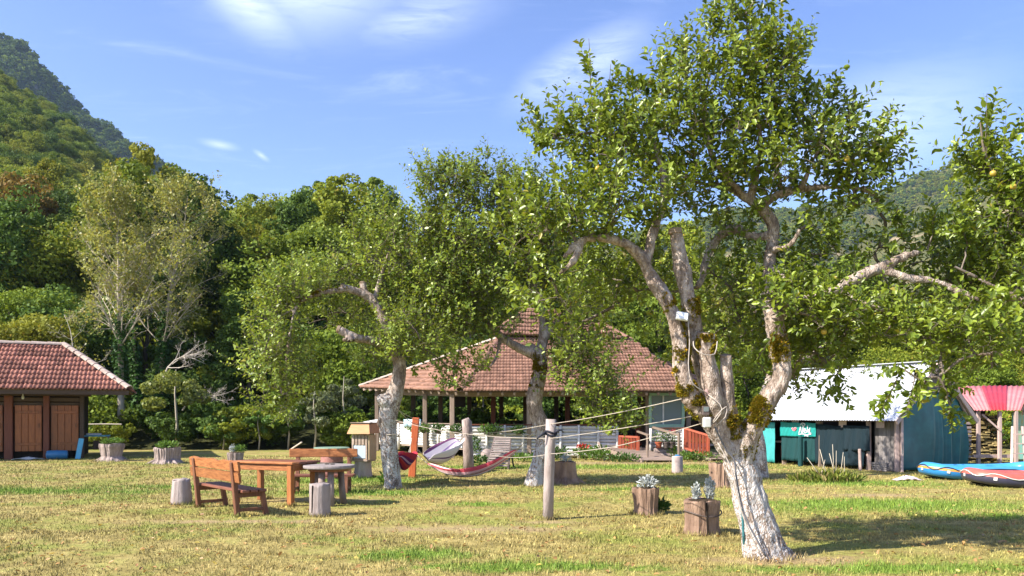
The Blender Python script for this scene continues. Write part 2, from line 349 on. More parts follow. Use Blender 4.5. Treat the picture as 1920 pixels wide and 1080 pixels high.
def mountmat(name, c1, c2, rockc, amt, scale=.03):
    m, nt, b = base_mat(name, .95, .05); p = nt.nodes.new('ShaderNodeNewGeometry').outputs['Position']
    col = ramp(nt, noise(nt, p, .12, 5, .7), [(.35, c2), (.65, c1)])
    col = mixc(nt, smooth(nt, noise(nt, p, scale, 6, .65, .4), amt, amt + .09), col, rockc)
    nt.links.new(col, b.inputs['Base Color']); bump(nt, b, noise(nt, p, .2, 6, .7), 1, 3); return m
m_mtl = mountmat('far_mountain', (.035, .055, .025), (.018, .03, .015), (.16, .15, .15), .62)
m_mtr = mountmat('far_hill', (.14, .13, .045), (.08, .09, .03), (.36, .27, .18), .56)
gl = mountain('mountain', [(-900, -150), (-500, -90), (-250, -30), (-120, 30), (0, 82), (40, 100), (90, 150), (130, 190), (170, 225), (240, 275), (330, 335), (450, 420), (620, 520), (900, 640)], 760, 330, m_mtl, 14, 11)
gr = mountain('mountain', [(700, 520), (1000, 470), (1250, 430), (1400, 402), (1520, 388), (1600, 370), (1680, 345), (1750, 318), (1800, 300), (1840, 296), (1920, 318), (2050, 330), (2300, 290), (2900, 200)], 950, 480, m_mtr, 10, 31)
# ---------------------------------------------------------------- foliage tools
def leaves(base, d, nrm, ln, wd, full=True, curl=.18):
    """folded leaf blades: two quads (full) or one rhombus each"""
    d = unit(d); sd = unit(np.cross(d, nrm)); up = np.cross(sd, d); ln = ln[:, None]; wd = wd[:, None]
    if full:
        V = np.stack([base, base + d * ln * .3 + sd * wd * .46 + up * wd * .2, base + d * ln * .68 + sd * wd * .4 + up * wd * .1, base + d * ln - up * ln * curl,
                      base + d * ln * .68 - sd * wd * .4 + up * wd * .1, base + d * ln * .3 - sd * wd * .46 + up * wd * .2], 1)
        i = np.arange(len(base))[:, None] * 6
        Fq = np.concatenate([i + np.array([[0, 1, 2, 3]]), i + np.array([[0, 3, 4, 5]])]); return V.reshape(-1, 3), Fq
    V = np.stack([base, base + d * ln * .45 + sd * wd * .5, base + d * ln - up * ln * curl, base + d * ln * .45 - sd * wd * .5], 1)
    return V.reshape(-1, 3), np.arange(len(base) * 4).reshape(-1, 4)
def rand_dir(n): return unit(rng.normal(size=(n, 3)))
def tubes(Pt, Rd, n=3):
    """many thin tubes at once: Pt (N,K,3), Rd (N,K)"""
    N, K, _ = Pt.shape; d = unit(Pt[:, -1] - Pt[:, 0]); a = np.where(np.abs(d[:, 2:3]) > .9, np.array([[1., 0, 0]]), np.array([[0, 0, 1.]]))
    u = unit(np.cross(d, a)); v = np.cross(d, u); ang = np.arange(n) * 2 * math.pi / n
    off = u[:, None, :] * np.cos(ang)[None, :, None] + v[:, None, :] * np.sin(ang)[None, :, None]
    V = Pt[:, :, None, :] + off[:, None] * Rd[:, :, None, None]
    i = (np.arange(N) * K * n)[:, None, None] + (np.arange(K - 1) * n)[None, :, None] + np.arange(n)[None, None, :]
    j = (np.arange(N) * K * n)[:, None, None] + (np.arange(K - 1) * n)[None, :, None] + ((np.arange(n) + 1) % n)[None, None, :]
    Fq = np.stack([i, j, j + n, i + n], -1).reshape(-1, 4); return V.reshape(-1, 3), Fq
def merge(parts):
    Vs, Fs, o = [], [], 0
    for V, Fc in parts:
        if len(V) == 0: continue
        Vs.append(V); Fs.append(Fc + o); o += len(V)
    return np.concatenate(Vs), Fs
def crown_mesh(name, seed, rx, rz, zc, lobes, n, ls, shape='round', full=False, hollow=.72):
    r = np.random.default_rng(seed)
    if shape == 'cone':
        t = r.random(lobes) ** .8; a = r.random(lobes) * 6.283; rad = (1 - t) * rx * .8
        Lc = np.stack([np.cos(a) * rad, np.sin(a) * rad, zc - rz + t * 2 * rz], 1); Lr = (.42 * (1 - t) + .12) * rx
    else:
        q = r.normal(size=(lobes, 3)); q /= np.linalg.norm(q, axis=1)[:, None]; q[:, 2] = q[:, 2] * .9 + .1
        rr = r.uniform(.45, .95, lobes)[:, None]
        Lc = q * rr * np.array([rx, rx, rz]) + np.array([0, 0, zc]); Lr = r.uniform(.14, .36, lobes) * min(rx, rz)
    k = r.integers(0, lobes, n); q = r.normal(size=(n, 3)); q /= np.linalg.norm(q, axis=1)[:, None]
    flat = np.array([1.15, 1.15, .75])
    p = Lc[k] + q * flat * (Lr[k] * r.uniform(hollow, 1.08, n))[:, None]
    out = unit(q + np.array([0, 0, .45])); nr = unit(out + r.normal(size=(n, 3)) * .45)
    d = unit(np.cross(nr, r.normal(size=(n, 3)))); d[:, 2] -= .25
    ln = ls * r.uniform(.6, 1.35, n); V, Fq = leaves(p - d * ln[:, None] * .5, d, nr, ln, ln * r.uniform(.55, .85, n), full)
    return np_mesh(name, V, Fq), Lc, Lr
def trunk_mesh(name, h, r0, Lc, seed, limbs=9):
    rr = random.Random(seed); mb = MB()
    pts = [Vector((rr.uniform(-.12, .12) * h * .08 * i, rr.uniform(-.12, .12) * h * .08 * i, -.6 + (h + .6) * i / 6)) for i in range(7)]
    mb.tube(pts, [r0 * 1.25, r0, r0 * .88, r0 * .75, r0 * .6, r0 * .42, r0 * .2], 9)
    for c in Lc[:limbs]:
        c = Vector(c); b = pts[rr.randint(2, 5)]; m = (b + c) / 2 + Vector((0, 0, -.06 * (c - b).length))
        mb.tube([b, m, c], [r0 * .42, r0 * .25, r0 * .07], 5)
    return mb.mesh(name, sm=True)
m_bark_f = simple('forest_bark', (.16, .13, .10), (.07, .055, .045), 5, .9, .1, .6, .03, (1, 1, .25), .3)
M_F = [leafmat('leaf_forest_dark', (.10, .165, .026), (.042, .08, .014), trans=.25, tint=.25, clump=.35, spec=.15, rough=.6),
       leafmat('leaf_forest_mid', (.19, .255, .028), (.08, .125, .015), trans=.3, tint=.25, clump=.35, spec=.15, rough=.6),
       leafmat('leaf_forest_light', (.26, .30, .03), (.12, .165, .018), (.25, .2, .03), .04, trans=.3, tint=.25, clump=.35, spec=.15, rough=.6),
       leafmat('leaf_forest_yellow', (.25, .26, .03), (.125, .14, .018), (.28, .2, .03), .04, trans=.3, tint=.2, clump=.35, spec=.15, rough=.6),
       leafmat('leaf_forest_autumn', (.25, .17, .035), (.12, .095, .02), (.26, .13, .03), .1, trans=.3, tint=.2, clump=.35, spec=.15, rough=.6)]
PROTO = []
for i, (rx, rz, zc, lobes, n, sh) in enumerate([(3.8, 4.3, 6.2, 62, 11500, 'round'), (3.1, 5.2, 7.2, 60, 11000, 'round'), (4.4, 3.9, 5.6, 70, 12500, 'round'), (2.8, 4.8, 6.2, 50, 9500, 'round'), (2.9, 5.6, 6.8, 44, 10000, 'cone')]):
    cm, Lc, Lr = crown_mesh('crown', 100 + i, rx, rz, zc, lobes, n, .26, sh)
    PROTO.append((cm, trunk_mesh('trunk', zc + rz * .5, .2, Lc, 50 + i)))
def forest_tree(name, label, cat, loc, k, mi, s=1.0, sz=1.0, rz=None, group=None):
    t = thing(name, label, cat, loc, rng.random() * 6.28 if rz is None else rz, group); t.scale = (s, s, s * sz)
    for nm, me, m in (('crown', PROTO[k][0], M_F[mi]), ('trunk', PROTO[k][1], m_bark_f)):
        o = link(nm, me, m, t); o.material_slots[0].link = 'OBJECT'; o.material_slots[0].material = m
    return t
def slope_at(px, D): X = (px - 960) / F * D; return np.array((X, D, float(slope_z(np.array([X]), np.array([float(D)]))[0]) - .1))
# the band of trees on the near slope: every one a thing of its own
def slope_forest():
    tone = ['dark green', 'mid green', 'light yellow-green', 'yellowing', 'orange-brown autumn']
    sect = [(-1e9, 150, 'above the hut roof'), (150, 400, 'behind the pale sparse trees'), (400, 680, 'above the drooping apple tree'), (680, 900, 'left of the pavilion roof'), (900, 1250, 'behind the pavilion'), (1250, 1500, 'behind the large leaning tree'), (1500, 1720, 'behind the white-roofed shed'), (1720, 1e9, 'above the red-roofed shelter')]
    rows = [(0, 50, 'at the wood edge'), (50, 64, 'in the second row'), (64, 90, 'half way upslope'), (90, 999, 'on the crest')]
    spots = []; D = 42.0
    while D < 118:
        step = (105 if D < 70 else 120) * 60 / D
        for px in np.arange(-260 + rng.uniform(0, step), 2150, step):
            q = px + rng.uniform(-.35, .35) * step; d = D + rng.uniform(-2.2, 2.2)
            if D > 85 and 1350 < q < 1930 : continue
            if D < 53 and 700 < q < 1190: continue
            if D < 46 and q < 660 and rng.random() < .35: continue
            pr = [.22, .4, .29, .07, .02] if q < 700 else [.1, .38, .41, .1, .01]
            if 430 < q < 680 and D > 84: pr = [.75, .25, 0, 0, 0]
            mi = int(rng.choice(5, p=pr)); k = int(rng.choice(5, p=[.3, .22, .28, .15, .05]))
            s = rng.uniform(.72, 1.05) * (.72 if D < 50 else 1) * (.72 if q > 760 and D < 70 else 1)
            se = next(t for a, b_, t in sect if a <= q < b_); ro = next(t for a, b_, t in rows if a <= D < b_)
            spots.append((q, d, k, mi, s, rng.uniform(.85, 1.12), f'{tone[mi]} tree {ro} {se}'))
        D += 5.4 if D < 60 else 9.5
    nth = ['leftmost', 'second from left', 'third from left', 'fourth from left', 'fifth from left', 'sixth from left', 'seventh from left', 'eighth from left', 'ninth from left', 'tenth from left', 'eleventh from left', 'twelfth from left']; seen = {}
    spots.sort(key=lambda s: s[0]); tot = {}
    for s in spots: tot[s[6]] = tot.get(s[6], 0) + 1
    for q, d, k, mi, s, sz, lab in spots:
        i = seen.get(lab, 0); seen[lab] = i + 1; full_lab = lab if tot[lab] == 1 else f'{lab}, {nth[min(i, 11)]}'
        forest_tree('forest_tree', full_lab, 'tree', slope_at(q, d), k, mi, s, sz, group='trees on the near wooded slope')
    return len(spots)
n_forest = slope_forest()
# (undergrowth is scattered below, once the scatter tool exists)
# far woods: one mass each, instanced crowns on points
def scatter(name, label, pts, scl, metas, seed):
    """metas: list of (mesh, material); one GN object per call, children picked at random"""
    col = bpy.data.collections.new(name + '_crowns')
    for i, (me, m) in enumerate(metas):
        o = bpy.data.objects.new('far_crown', me); col.objects.link(o)
        if not me.materials: me.materials.append(m)
        o.material_slots[0].link = 'OBJECT'; o.material_slots[0].material = m
    me = bpy.data.meshes.new(name); me.from_pydata([tuple(p) for p in pts], [], [])
    a = me.attributes.new('scl', 'FLOAT', 'POINT'); a.data.foreach_set('value', np.asarray(scl, np.float32))
    o = link(name, me); tag(o, label, 'forest' if 'forest' in name else 'undergrowth', kind='stuff')
    ng = bpy.data.node_groups.new(name, 'GeometryNodeTree'); ng.interface.new_socket('Geometry', in_out='INPUT', socket_type='NodeSocketGeometry'); ng.interface.new_socket('Geometry', in_out='OUTPUT', socket_type='NodeSocketGeometry')
    N = ng.nodes.new; L = ng.links.new
    gi, go, ip, ci = N('NodeGroupInput'), N('NodeGroupOutput'), N('GeometryNodeInstanceOnPoints'), N('GeometryNodeCollectionInfo')
    ci.inputs['Collection'].default_value = col; ci.inputs['Separate Children'].default_value = True; ci.inputs['Reset Children'].default_value = True
    ip.inputs['Pick Instance'].default_value = True
    rv = N('FunctionNodeRandomValue'); rv.data_type = 'FLOAT_VECTOR'; rv.inputs[0].default_value = (-.08, -.08, 0); rv.inputs[1].default_value = (.08, .08, 6.28); rv.inputs['Seed'].default_value = seed
    ri = N('FunctionNodeRandomValue'); ri.data_type = 'INT'; ri.inputs['Min'].default_value = 0; ri.inputs['Max'].default_value = len(metas) - 1; ri.inputs['Seed'].default_value = seed + 9
    at = N('GeometryNodeInputNamedAttribute'); at.data_type = 'FLOAT'; at.inputs['Name'].default_value = 'scl'
    L(gi.outputs[0], ip.inputs['Points']); L(ci.outputs[0], ip.inputs['Instance']); L(rv.outputs[0], ip.inputs['Rotation']); L(at.outputs[0], ip.inputs['Scale'])
    L([q for q in ri.outputs if q.type == 'INT' and q.enabled][0], ip.inputs['Instance Index']); L(ip.outputs[0], go.inputs[0])
    md = o.modifiers.new('scatter', 'NODES'); md.node_group = ng
    return o
BUSH = [crown_mesh('bush', 400 + i, 1.5, 1.1, 1.0, 30, 3000, .15)[0] for i in range(3)]
def undergrowth():
    pts, s = [], []
    for D in np.arange(37.0, 84, 2.0):
        step = 2.3 * F / D
        for px in np.arange(-250, 2200, step):
            q = px + rng.uniform(-.5, .5) * step; d = D + rng.uniform(-.9, .9)
            if d < 36.9: d = 36.9
            if rng.random() < .12: continue
            pts.append(slope_at(q, d)); s.append(rng.uniform(.8, 1.6) * (.8 if d < 40 else 1))
    scatter('undergrowth', 'dense dark bushes and saplings filling the floor of the wood', pts, s, [(m, mm) for m in BUSH for mm in (M_F[0], M_F[1], M_F[0], M_F[2])], 17)
undergrowth()
def left_wood():
    pts, s = [], []
    for D in np.arange(118, 306, 5.2):
        step = 5.6 * F / D
        for px in np.arange(-420, 800, step):
            q = px + rng.uniform(-.5, .5) * step; d = D + rng.uniform(-2.5, 2.5); X = (q - 960) / F * d
            if R_left(q) < 12: continue
            pts.append(slope_at(q, d)); s.append(rng.uniform(.62, .98))
    mt = [(PROTO[k][0], M_F[mi]) for k, mi in ((0, 1), (1, 1), (2, 2), (0, 0), (2, 1), (1, 2), (3, 0), (0, 2), (2, 3), (0, 1), (2, 0))]
    scatter('hillside_forest', 'distant broadleaf wood covering the left hillside', pts, s, mt, 3)
left_wood()
far = [crown_mesh('far_crown', 300 + i, 3.4, 3.6, 4.0, 12, 260, 1.15)[0] for i in range(3)]
def mount_wood(name, label, g, step, seed, mats, gap, lim):
    gg = g[4:50]; pts, s = [], []
    n = step; i = rng.integers(0, gg.shape[0] - 1, n); j = rng.integers(0, gg.shape[1] - 1, n); a, b2 = rng.random(n)[:, None], rng.random(n)[:, None]
    p = (gg[i, j] * (1 - a) + gg[i + 1, j] * a) * (1 - b2) + (gg[i, j + 1] * (1 - a) + gg[i + 1, j + 1] * a) * b2
    px = 960 + p[:, 0] / p[:, 1] * F; py = HZ - (p[:, 2] - EYE) / p[:, 1] * F
    k = (vnoise(p * .02, seed) + .6 * vnoise(p * .06, seed + 1) < gap) & (px > lim[0]) & (px < lim[1]) & (py < lim[2])
    p = p[k]; scatter(name, label, p, rng.uniform(.6, 1.15, len(p)), [(m, mm) for m in far for mm in mats], seed)
mount_wood('mountain_forest', 'distant dark wood on the steep left mountain', gl, 34000, 5, [M_F[0], M_F[0], M_F[1]], .8, (-250, 420, 420))
mount_wood('far_hill_forest', 'hazy wood on the far hill at right', gr, 60000, 8, [M_F[1], M_F[2], M_F[0], M_F[2], M_F[3]], .45, (1150, 2150, 640))
# ---------------------------------------------------------------- old apple trees
m_leaf_apple = leafmat('leaf_apple', (.27, .345, .038), (.048, .09, .011), (.26, .22, .03), .015, trans=.27, rough=.38, spec=.45, clump=1.4)
m_leaf_apple2 = leafmat('leaf_apple_pale', (.31, .385, .048), (.075, .13, .018), (.28, .25, .04), .02, trans=.28, rough=.4, spec=.4, clump=1.2)
m_moss = leafmat('moss', (.27, .22, .02), (.10, .09, .012), (.32, .18, .02), .15, trans=.2, rough=.9, spec=.05, clump=5)
m_twig = simple('twig_bark', (.23, .19, .16), (.10, .08, .065), 12, .9, .1, .3, .005, (1, 1, 1), 0)
m_cut = simple('sawn_wood', (.36, .27, .20), (.20, .14, .10), 9, .85, .15, .5, .01, (1, 1, 6), .15)
m_apple = simple('apple_skin', (.50, .36, .06), (.36, .26, .04), 8, .35, .5, 0, rnd=.2)
def barkmat(name, lime_top, fade, wash=(.52, .49, .48)):
    """old apple bark; lime wash brushed on up to a height above the ground, worn off in the ridges"""
    m, nt, b = base_mat(name, .9, .12); L = nt.links.new
    p = nt.nodes.new('ShaderNodeNewGeometry').outputs['Position']
    mp = nt.nodes.new('ShaderNodeMapping'); mp.inputs['Scale'].default_value = (1, 1, .5); L(p, mp.inputs[0])
    n1 = noise(nt, mp.outputs[0], 22, 6, .7, .5); n2 = noise(nt, mp.outputs[0], 5, 5, .6)
    vor = nd(nt, 'TexVoronoi', feature='DISTANCE_TO_EDGE', i_Scale=42.0); L(mp.outputs[0], vor.inputs['Vector'])
    bark = ramp(nt, mth(nt, 'ADD', mth(nt, 'MULTIPLY', n1, .6), mth(nt, 'MULTIPLY', n2, .4)), [(.34, (.07, .05, .04)), (.47, (.25, .19, .155)), (.62, (.54, .46, .41))])
    sp = nt.nodes.new('ShaderNodeSeparateXYZ'); L(p, sp.inputs[0])
    h = mth(nt, 'ADD', sp.outputs[2], mth(nt, 'MULTIPLY', mth(nt, 'SUBTRACT', n2, .5), .9))
    lime = smooth(nt, h, lime_top, lime_top - fade)
    worn = smooth(nt, mth(nt, 'ADD', mth(nt, 'ADD', n1, mth(nt, 'MULTIPLY', vor.outputs[0], .8)), mth(nt, 'MULTIPLY', mth(nt, 'SUBTRACT', n2, .5), .7)), .52, .70)
    col = mixc(nt, mth(nt, 'MULTIPLY', lime, worn), bark, wash)
    L(col, b.inputs['Base Color'])
    bump(nt, b, mth(nt, 'ADD', mth(nt, 'MULTIPLY', n1, .6), mth(nt, 'MULTIPLY', smooth(nt, vor.outputs[0], 0, .25), .35)), .8, .02); return m
def spline(pts, step):
    """Catmull-Rom through rows (x,y,z,r)"""
    p = np.asarray(pts, float); q = np.concatenate([[2 * p[0] - p[1]], p, [2 * p[-1] - p[-2]]]); out = []
    for i in range(1, len(q) - 2):
        n = max(2, int(np.linalg.norm(q[i + 1, :3] - q[i, :3]) / step)); t = np.linspace(0, 1, n, endpoint=False)[:, None]
        a, b, c, d = q[i - 1], q[i], q[i + 1], q[i + 2]
        out.append(.5 * (2 * b + (c - a) * t + (2 * a - 5 * b + 4 * c - d) * t ** 2 + (3 * b - a - 3 * c + d) * t ** 3))
    out.append(p[-1:]); o = np.concatenate(out); o[:, 3] = np.maximum(o[:, 3], .003); return o
def limb(rows): return np.array([[*P(px, py, D), r] for px, py, D, r in rows])
def remeshed(name, mb, voxel, amp, seed, parent, mat, off):
    me = mb.mesh('raw', off); o = bpy.data.objects.new('raw', me); C.objects.link(o)
    md = o.modifiers.new('r', 'REMESH'); md.mode = 'VOXEL'; md.voxel_size = voxel; md.adaptivity = 0
    ms = o.modifiers.new('s', 'SMOOTH'); ms.factor = .6; ms.iterations = 3
    dg = bpy.context.evaluated_depsgraph_get(); m2 = bpy.data.meshes.new_from_object(o.evaluated_get(dg)); m2.name = name
    bpy.data.objects.remove(o); n = len(m2.vertices)
    co = np.zeros(n * 3, np.float32); m2.vertices.foreach_get('co', co); co = co.reshape(-1, 3).astype(float)
    nr = np.zeros(n * 3, np.float32); m2.vertices.foreach_get('normal', nr); nr = nr.reshape(-1, 3)
    w_ = co + np.array(off); k = np.array([1, 1, .3])
    d = (1 - 2 * np.abs(vnoise(w_ * 17 * k, seed))) * .75 + vnoise(w_ * 30 * k, seed + 1) * .4 + vnoise(w_ * 4, seed + 2) * 1.3
    co = co + nr * (d * amp)[:, None]
    m2.vertices.foreach_set('co', co.astype(np.float32).ravel()); m2.polygons.foreach_set('use_smooth', np.ones(len(m2.polygons), bool)); m2.update()
    return link(name, m2, mat, parent)
def apple_tree(label, base, limbs, clusters, sprouts, seed, leaf, bark, leafm, voxel=.022, amp=.01, per=11, full=True, dens=1.0, moss=(), apples=(), cuts=(), twig_r=.004, push=None):
    global rng
    if push: clusters = [c for c in (push(c) for c in clusters) if c]
    rng = np.random.default_rng(seed)
    t = thing('apple_tree', label, 'tree', base); off = np.array(t.location)
    L_ = [spline(limb(l), .07) for l in limbs]
    mb = MB(); thin = []
    for s in L_:
        k = np.where(s[:, 3] > .016)[0]
        if len(k) > 1: mb.tube(s[:k[-1] + 1, :3], s[:k[-1] + 1, 3], 12)
    remeshed('trunk', mb, voxel, amp, seed, t, bark, off)
    nodes = [s[len(s) // 5:, :3] for s in L_[1:]]; node = np.concatenate(nodes) if nodes else L_[0][:, :3]
    buf = np.zeros((60000, 3)); nn = len(node); buf[:nn] = node
    paths, prad, sb, sd, sl = [], [], [], [], []
    def attach(tgt, r0, r1, wig, k=5):
        nonlocal nn
        j = int(np.argmin(((buf[:nn] - tgt) ** 2).sum(1))); a = buf[j]; L = np.linalg.norm(tgt - a)
        if L < .02: return
        tt = np.linspace(0, 1, k)[:, None]; arc = rand_dir(1) * L * wig; arc[0, 2] = abs(arc[0, 2]) * .6
        pth = a + (tgt - a) * tt + arc * (tt * (1 - tt) * 4) + rng.normal(size=(k, 3)) * L * .025 * (tt > 0) * (tt < 1)
        paths.append(pth); prad.append(np.linspace(r0, r1, k))
        m = min(k - 1, 60000 - nn); buf[nn:nn + m] = pth[1:1 + m]; nn += m
    cl = [(P(c[0], c[1], c[2]), V3(c[3] / F * c[2], c[5], c[4] / F * c[2]), c[6]) for c in clusters]
    order = sorted(range(len(cl)), key=lambda i: ((buf[:nn] - cl[i][0]) ** 2).sum(1).min())
    for i in order: attach(cl[i][0], .022 if full else .026, .011, .16, 7)
    for c, rr, n in cl:
        n = int(n * dens); q = rand_dir(n) * (rng.random(n) ** .42)[:, None]; pts = c + q * rr
        for m in range(min(n, max(3, n // 9))): attach(pts[m], .010, .005, .14, 5)
        d0 = unit(q * V3(1, 1, .6) * .8 + V3(0, 0, .75) + rng.normal(size=(n, 3)) * .38)
        ln = leaf * rng.uniform(3.5, 8.5, n)
        for m in range(n): attach(pts[m], twig_r, twig_r * .6, .12, 4)
        sb.append(pts); sd.append(d0); sl.append(ln)
    for (px, py, D, tx, ty) in sprouts:
        a, b = P(px, py, D), P(tx, ty, D + rng.uniform(-.2, .2)); attach(a, .012, .008, .1, 5); L = np.linalg.norm(b - a); k = max(2, int(L / (leaf * 4.2)))
        for m in range(k):
            f = m / k; sb.append((a + (b - a) * f)[None] + rng.normal(size=(1, 3)) * .012); sd.append(unit(b - a + rng.normal(size=3) * .12 * L)[None]); sl.append(np.array([L / k * 1.15]))
            if m < k * .7:
                for _ in range(3 if full else 5):
                    sb.append((a + (b - a) * f)[None]); sd.append(unit(unit(b - a) * .8 + rand_dir(1)[0] * .75)[None]); sl.append(np.array([leaf * rng.uniform(2.5, 4.5)]))
        paths.append(np.stack([a, a + (b - a) * .35 + rng.normal(size=3) * .015, a + (b - a) * .7, b])); prad.append(np.linspace(.009, .003, 4))
    sb, sd, sl = np.concatenate(sb), np.concatenate(sd), np.concatenate(sl); N = len(sb)
    parts = []
    for K in set(len(p) for p in paths):
        pp = np.array([p for p in paths if len(p) == K]); rr = np.array([r for p, r in zip(paths, prad) if len(p) == K])
        parts.append(tubes(pp - off, rr, 4 if K > 4 else 3))
    st = np.stack([sb, sb + sd * sl[:, None] * .95], 1) - off; parts.append(tubes(st, np.tile([[twig_r * .6, twig_r * .35]], (N, 1)), 3))
    for s in L_:
        k = np.where(s[:, 3] <= .018)[0]
        if len(k) > 2:
            k = k[k >= len(s) // 2]
            if len(k) > 2: q = s[k[0] - 1:]; parts.append(tubes(q[None, :, :3] - off, q[None, :, 3], 6))
    V, Fs = merge(parts); link('branches', np_mesh('branches', V, Fs, True), m_twig, t, kind='stuff')
    # leaves in a spiral along every shoot
    K = per; i = np.tile(np.arange(K), N); k = np.repeat(np.arange(N), K); f = (i + rng.random(len(i)) * .7) / K
    p = sb[k] + sd[k] * (sl[k] * f)[:, None]; a = np.where(np.abs(sd[:, 2:3]) > .9, V3(1, 0, 0)[None], V3(0, 0, 1)[None]); u = unit(np.cross(sd, a)); v = np.cross(sd, u)
    an = i * 2.4 + np.repeat(rng.random(N) * 6.28, K) + rng.normal(size=len(i)) * .3
    rad = u[k] * np.cos(an)[:, None] + v[k] * np.sin(an)[:, None]
    dl = unit(rad * .85 + sd[k] * .8 + V3(0, 0, -.12) + rng.normal(size=p.shape) * .22)
    nr = unit(sd[k] * .9 - rad * .35 + V3(0, 0, .5) + rng.normal(size=p.shape) * .35)
    ln = leaf * rng.uniform(.55, 1.35, len(i)) * np.where(f > .85, .7, 1); V, Fq = leaves(p + dl * .008 - off, dl, nr, ln, ln * rng.uniform(.48, .66, len(i)), full)
    link('crown', np_mesh('crown', V, Fq), leafm, t, kind='stuff')
    for (li, f0, f1, side, n) in moss:
        s = L_[li]; m = len(s); i = rng.uniform(f0, f1, n) * (m - 1); i0 = np.clip(i.astype(int), 0, m - 2); fr = (i - i0)[:, None]; c = s[i0, :3] * (1 - fr) + s[i0 + 1, :3] * fr
        ax = unit(s[i0 + 1, :3] - s[i0, :3]); q = unit(np.array(side, float) + rng.normal(size=(n, 3)) * .55); q = unit(q - ax * (q * ax).sum(1)[:, None])
        lump = .010 + .022 * np.clip(vnoise(c * 9, 3) + .4 + .5 * vnoise((c + q * .1) * 22, 8), 0, 1)
        keep = vnoise((c + q * .1) * 8, 21) + .5 * vnoise((c + q * .1) * 19, 22) > -.12; pp = (c + q * (s[i0, 3] + lump * .6)[:, None])[keep]; q = q[keep]; lump = lump[keep]
        d = unit(q + rng.normal(size=pp.shape) * .6); ln = lump * 1.0 + .016
        V, Fq = leaves(pp - q * .02 - off, d, rand_dir(len(pp)), ln, ln * .75, False); o = link('moss', np_mesh('moss', V, Fq), m_moss, t, kind='stuff')
    for (px, py, D, r, dx, dy, dz) in cuts:
        c = P(px, py, D); ax = unit((dx, dy, dz)); mb = MB(); mb.tube([c - ax * .05, c + ax * .004, c + ax * .012], [r * 1.02, r, r * .82], 18, jit=.06, seed=int(px)); mb.build('cut_face', m_cut, t, True, sm=False)
    for (px, py, D) in apples:
        c = P(px, py, D); r = .034; mb = MB(); mb.lathe(c, [(.006, -r * .9), (r * .6, -r * .85), (r * .95, -r * .3), (r, r * .1), (r * .85, r * .6), (r * .45, r * .82), (.005, r * .62)], 12); mb.tube([c + V3(0, 0, r * .6), c + V3(.004, 0, r * 1.5)], .003, 4); mb.build('apple', m_apple, t, True, sm=True)
    return t
MD = 9.0
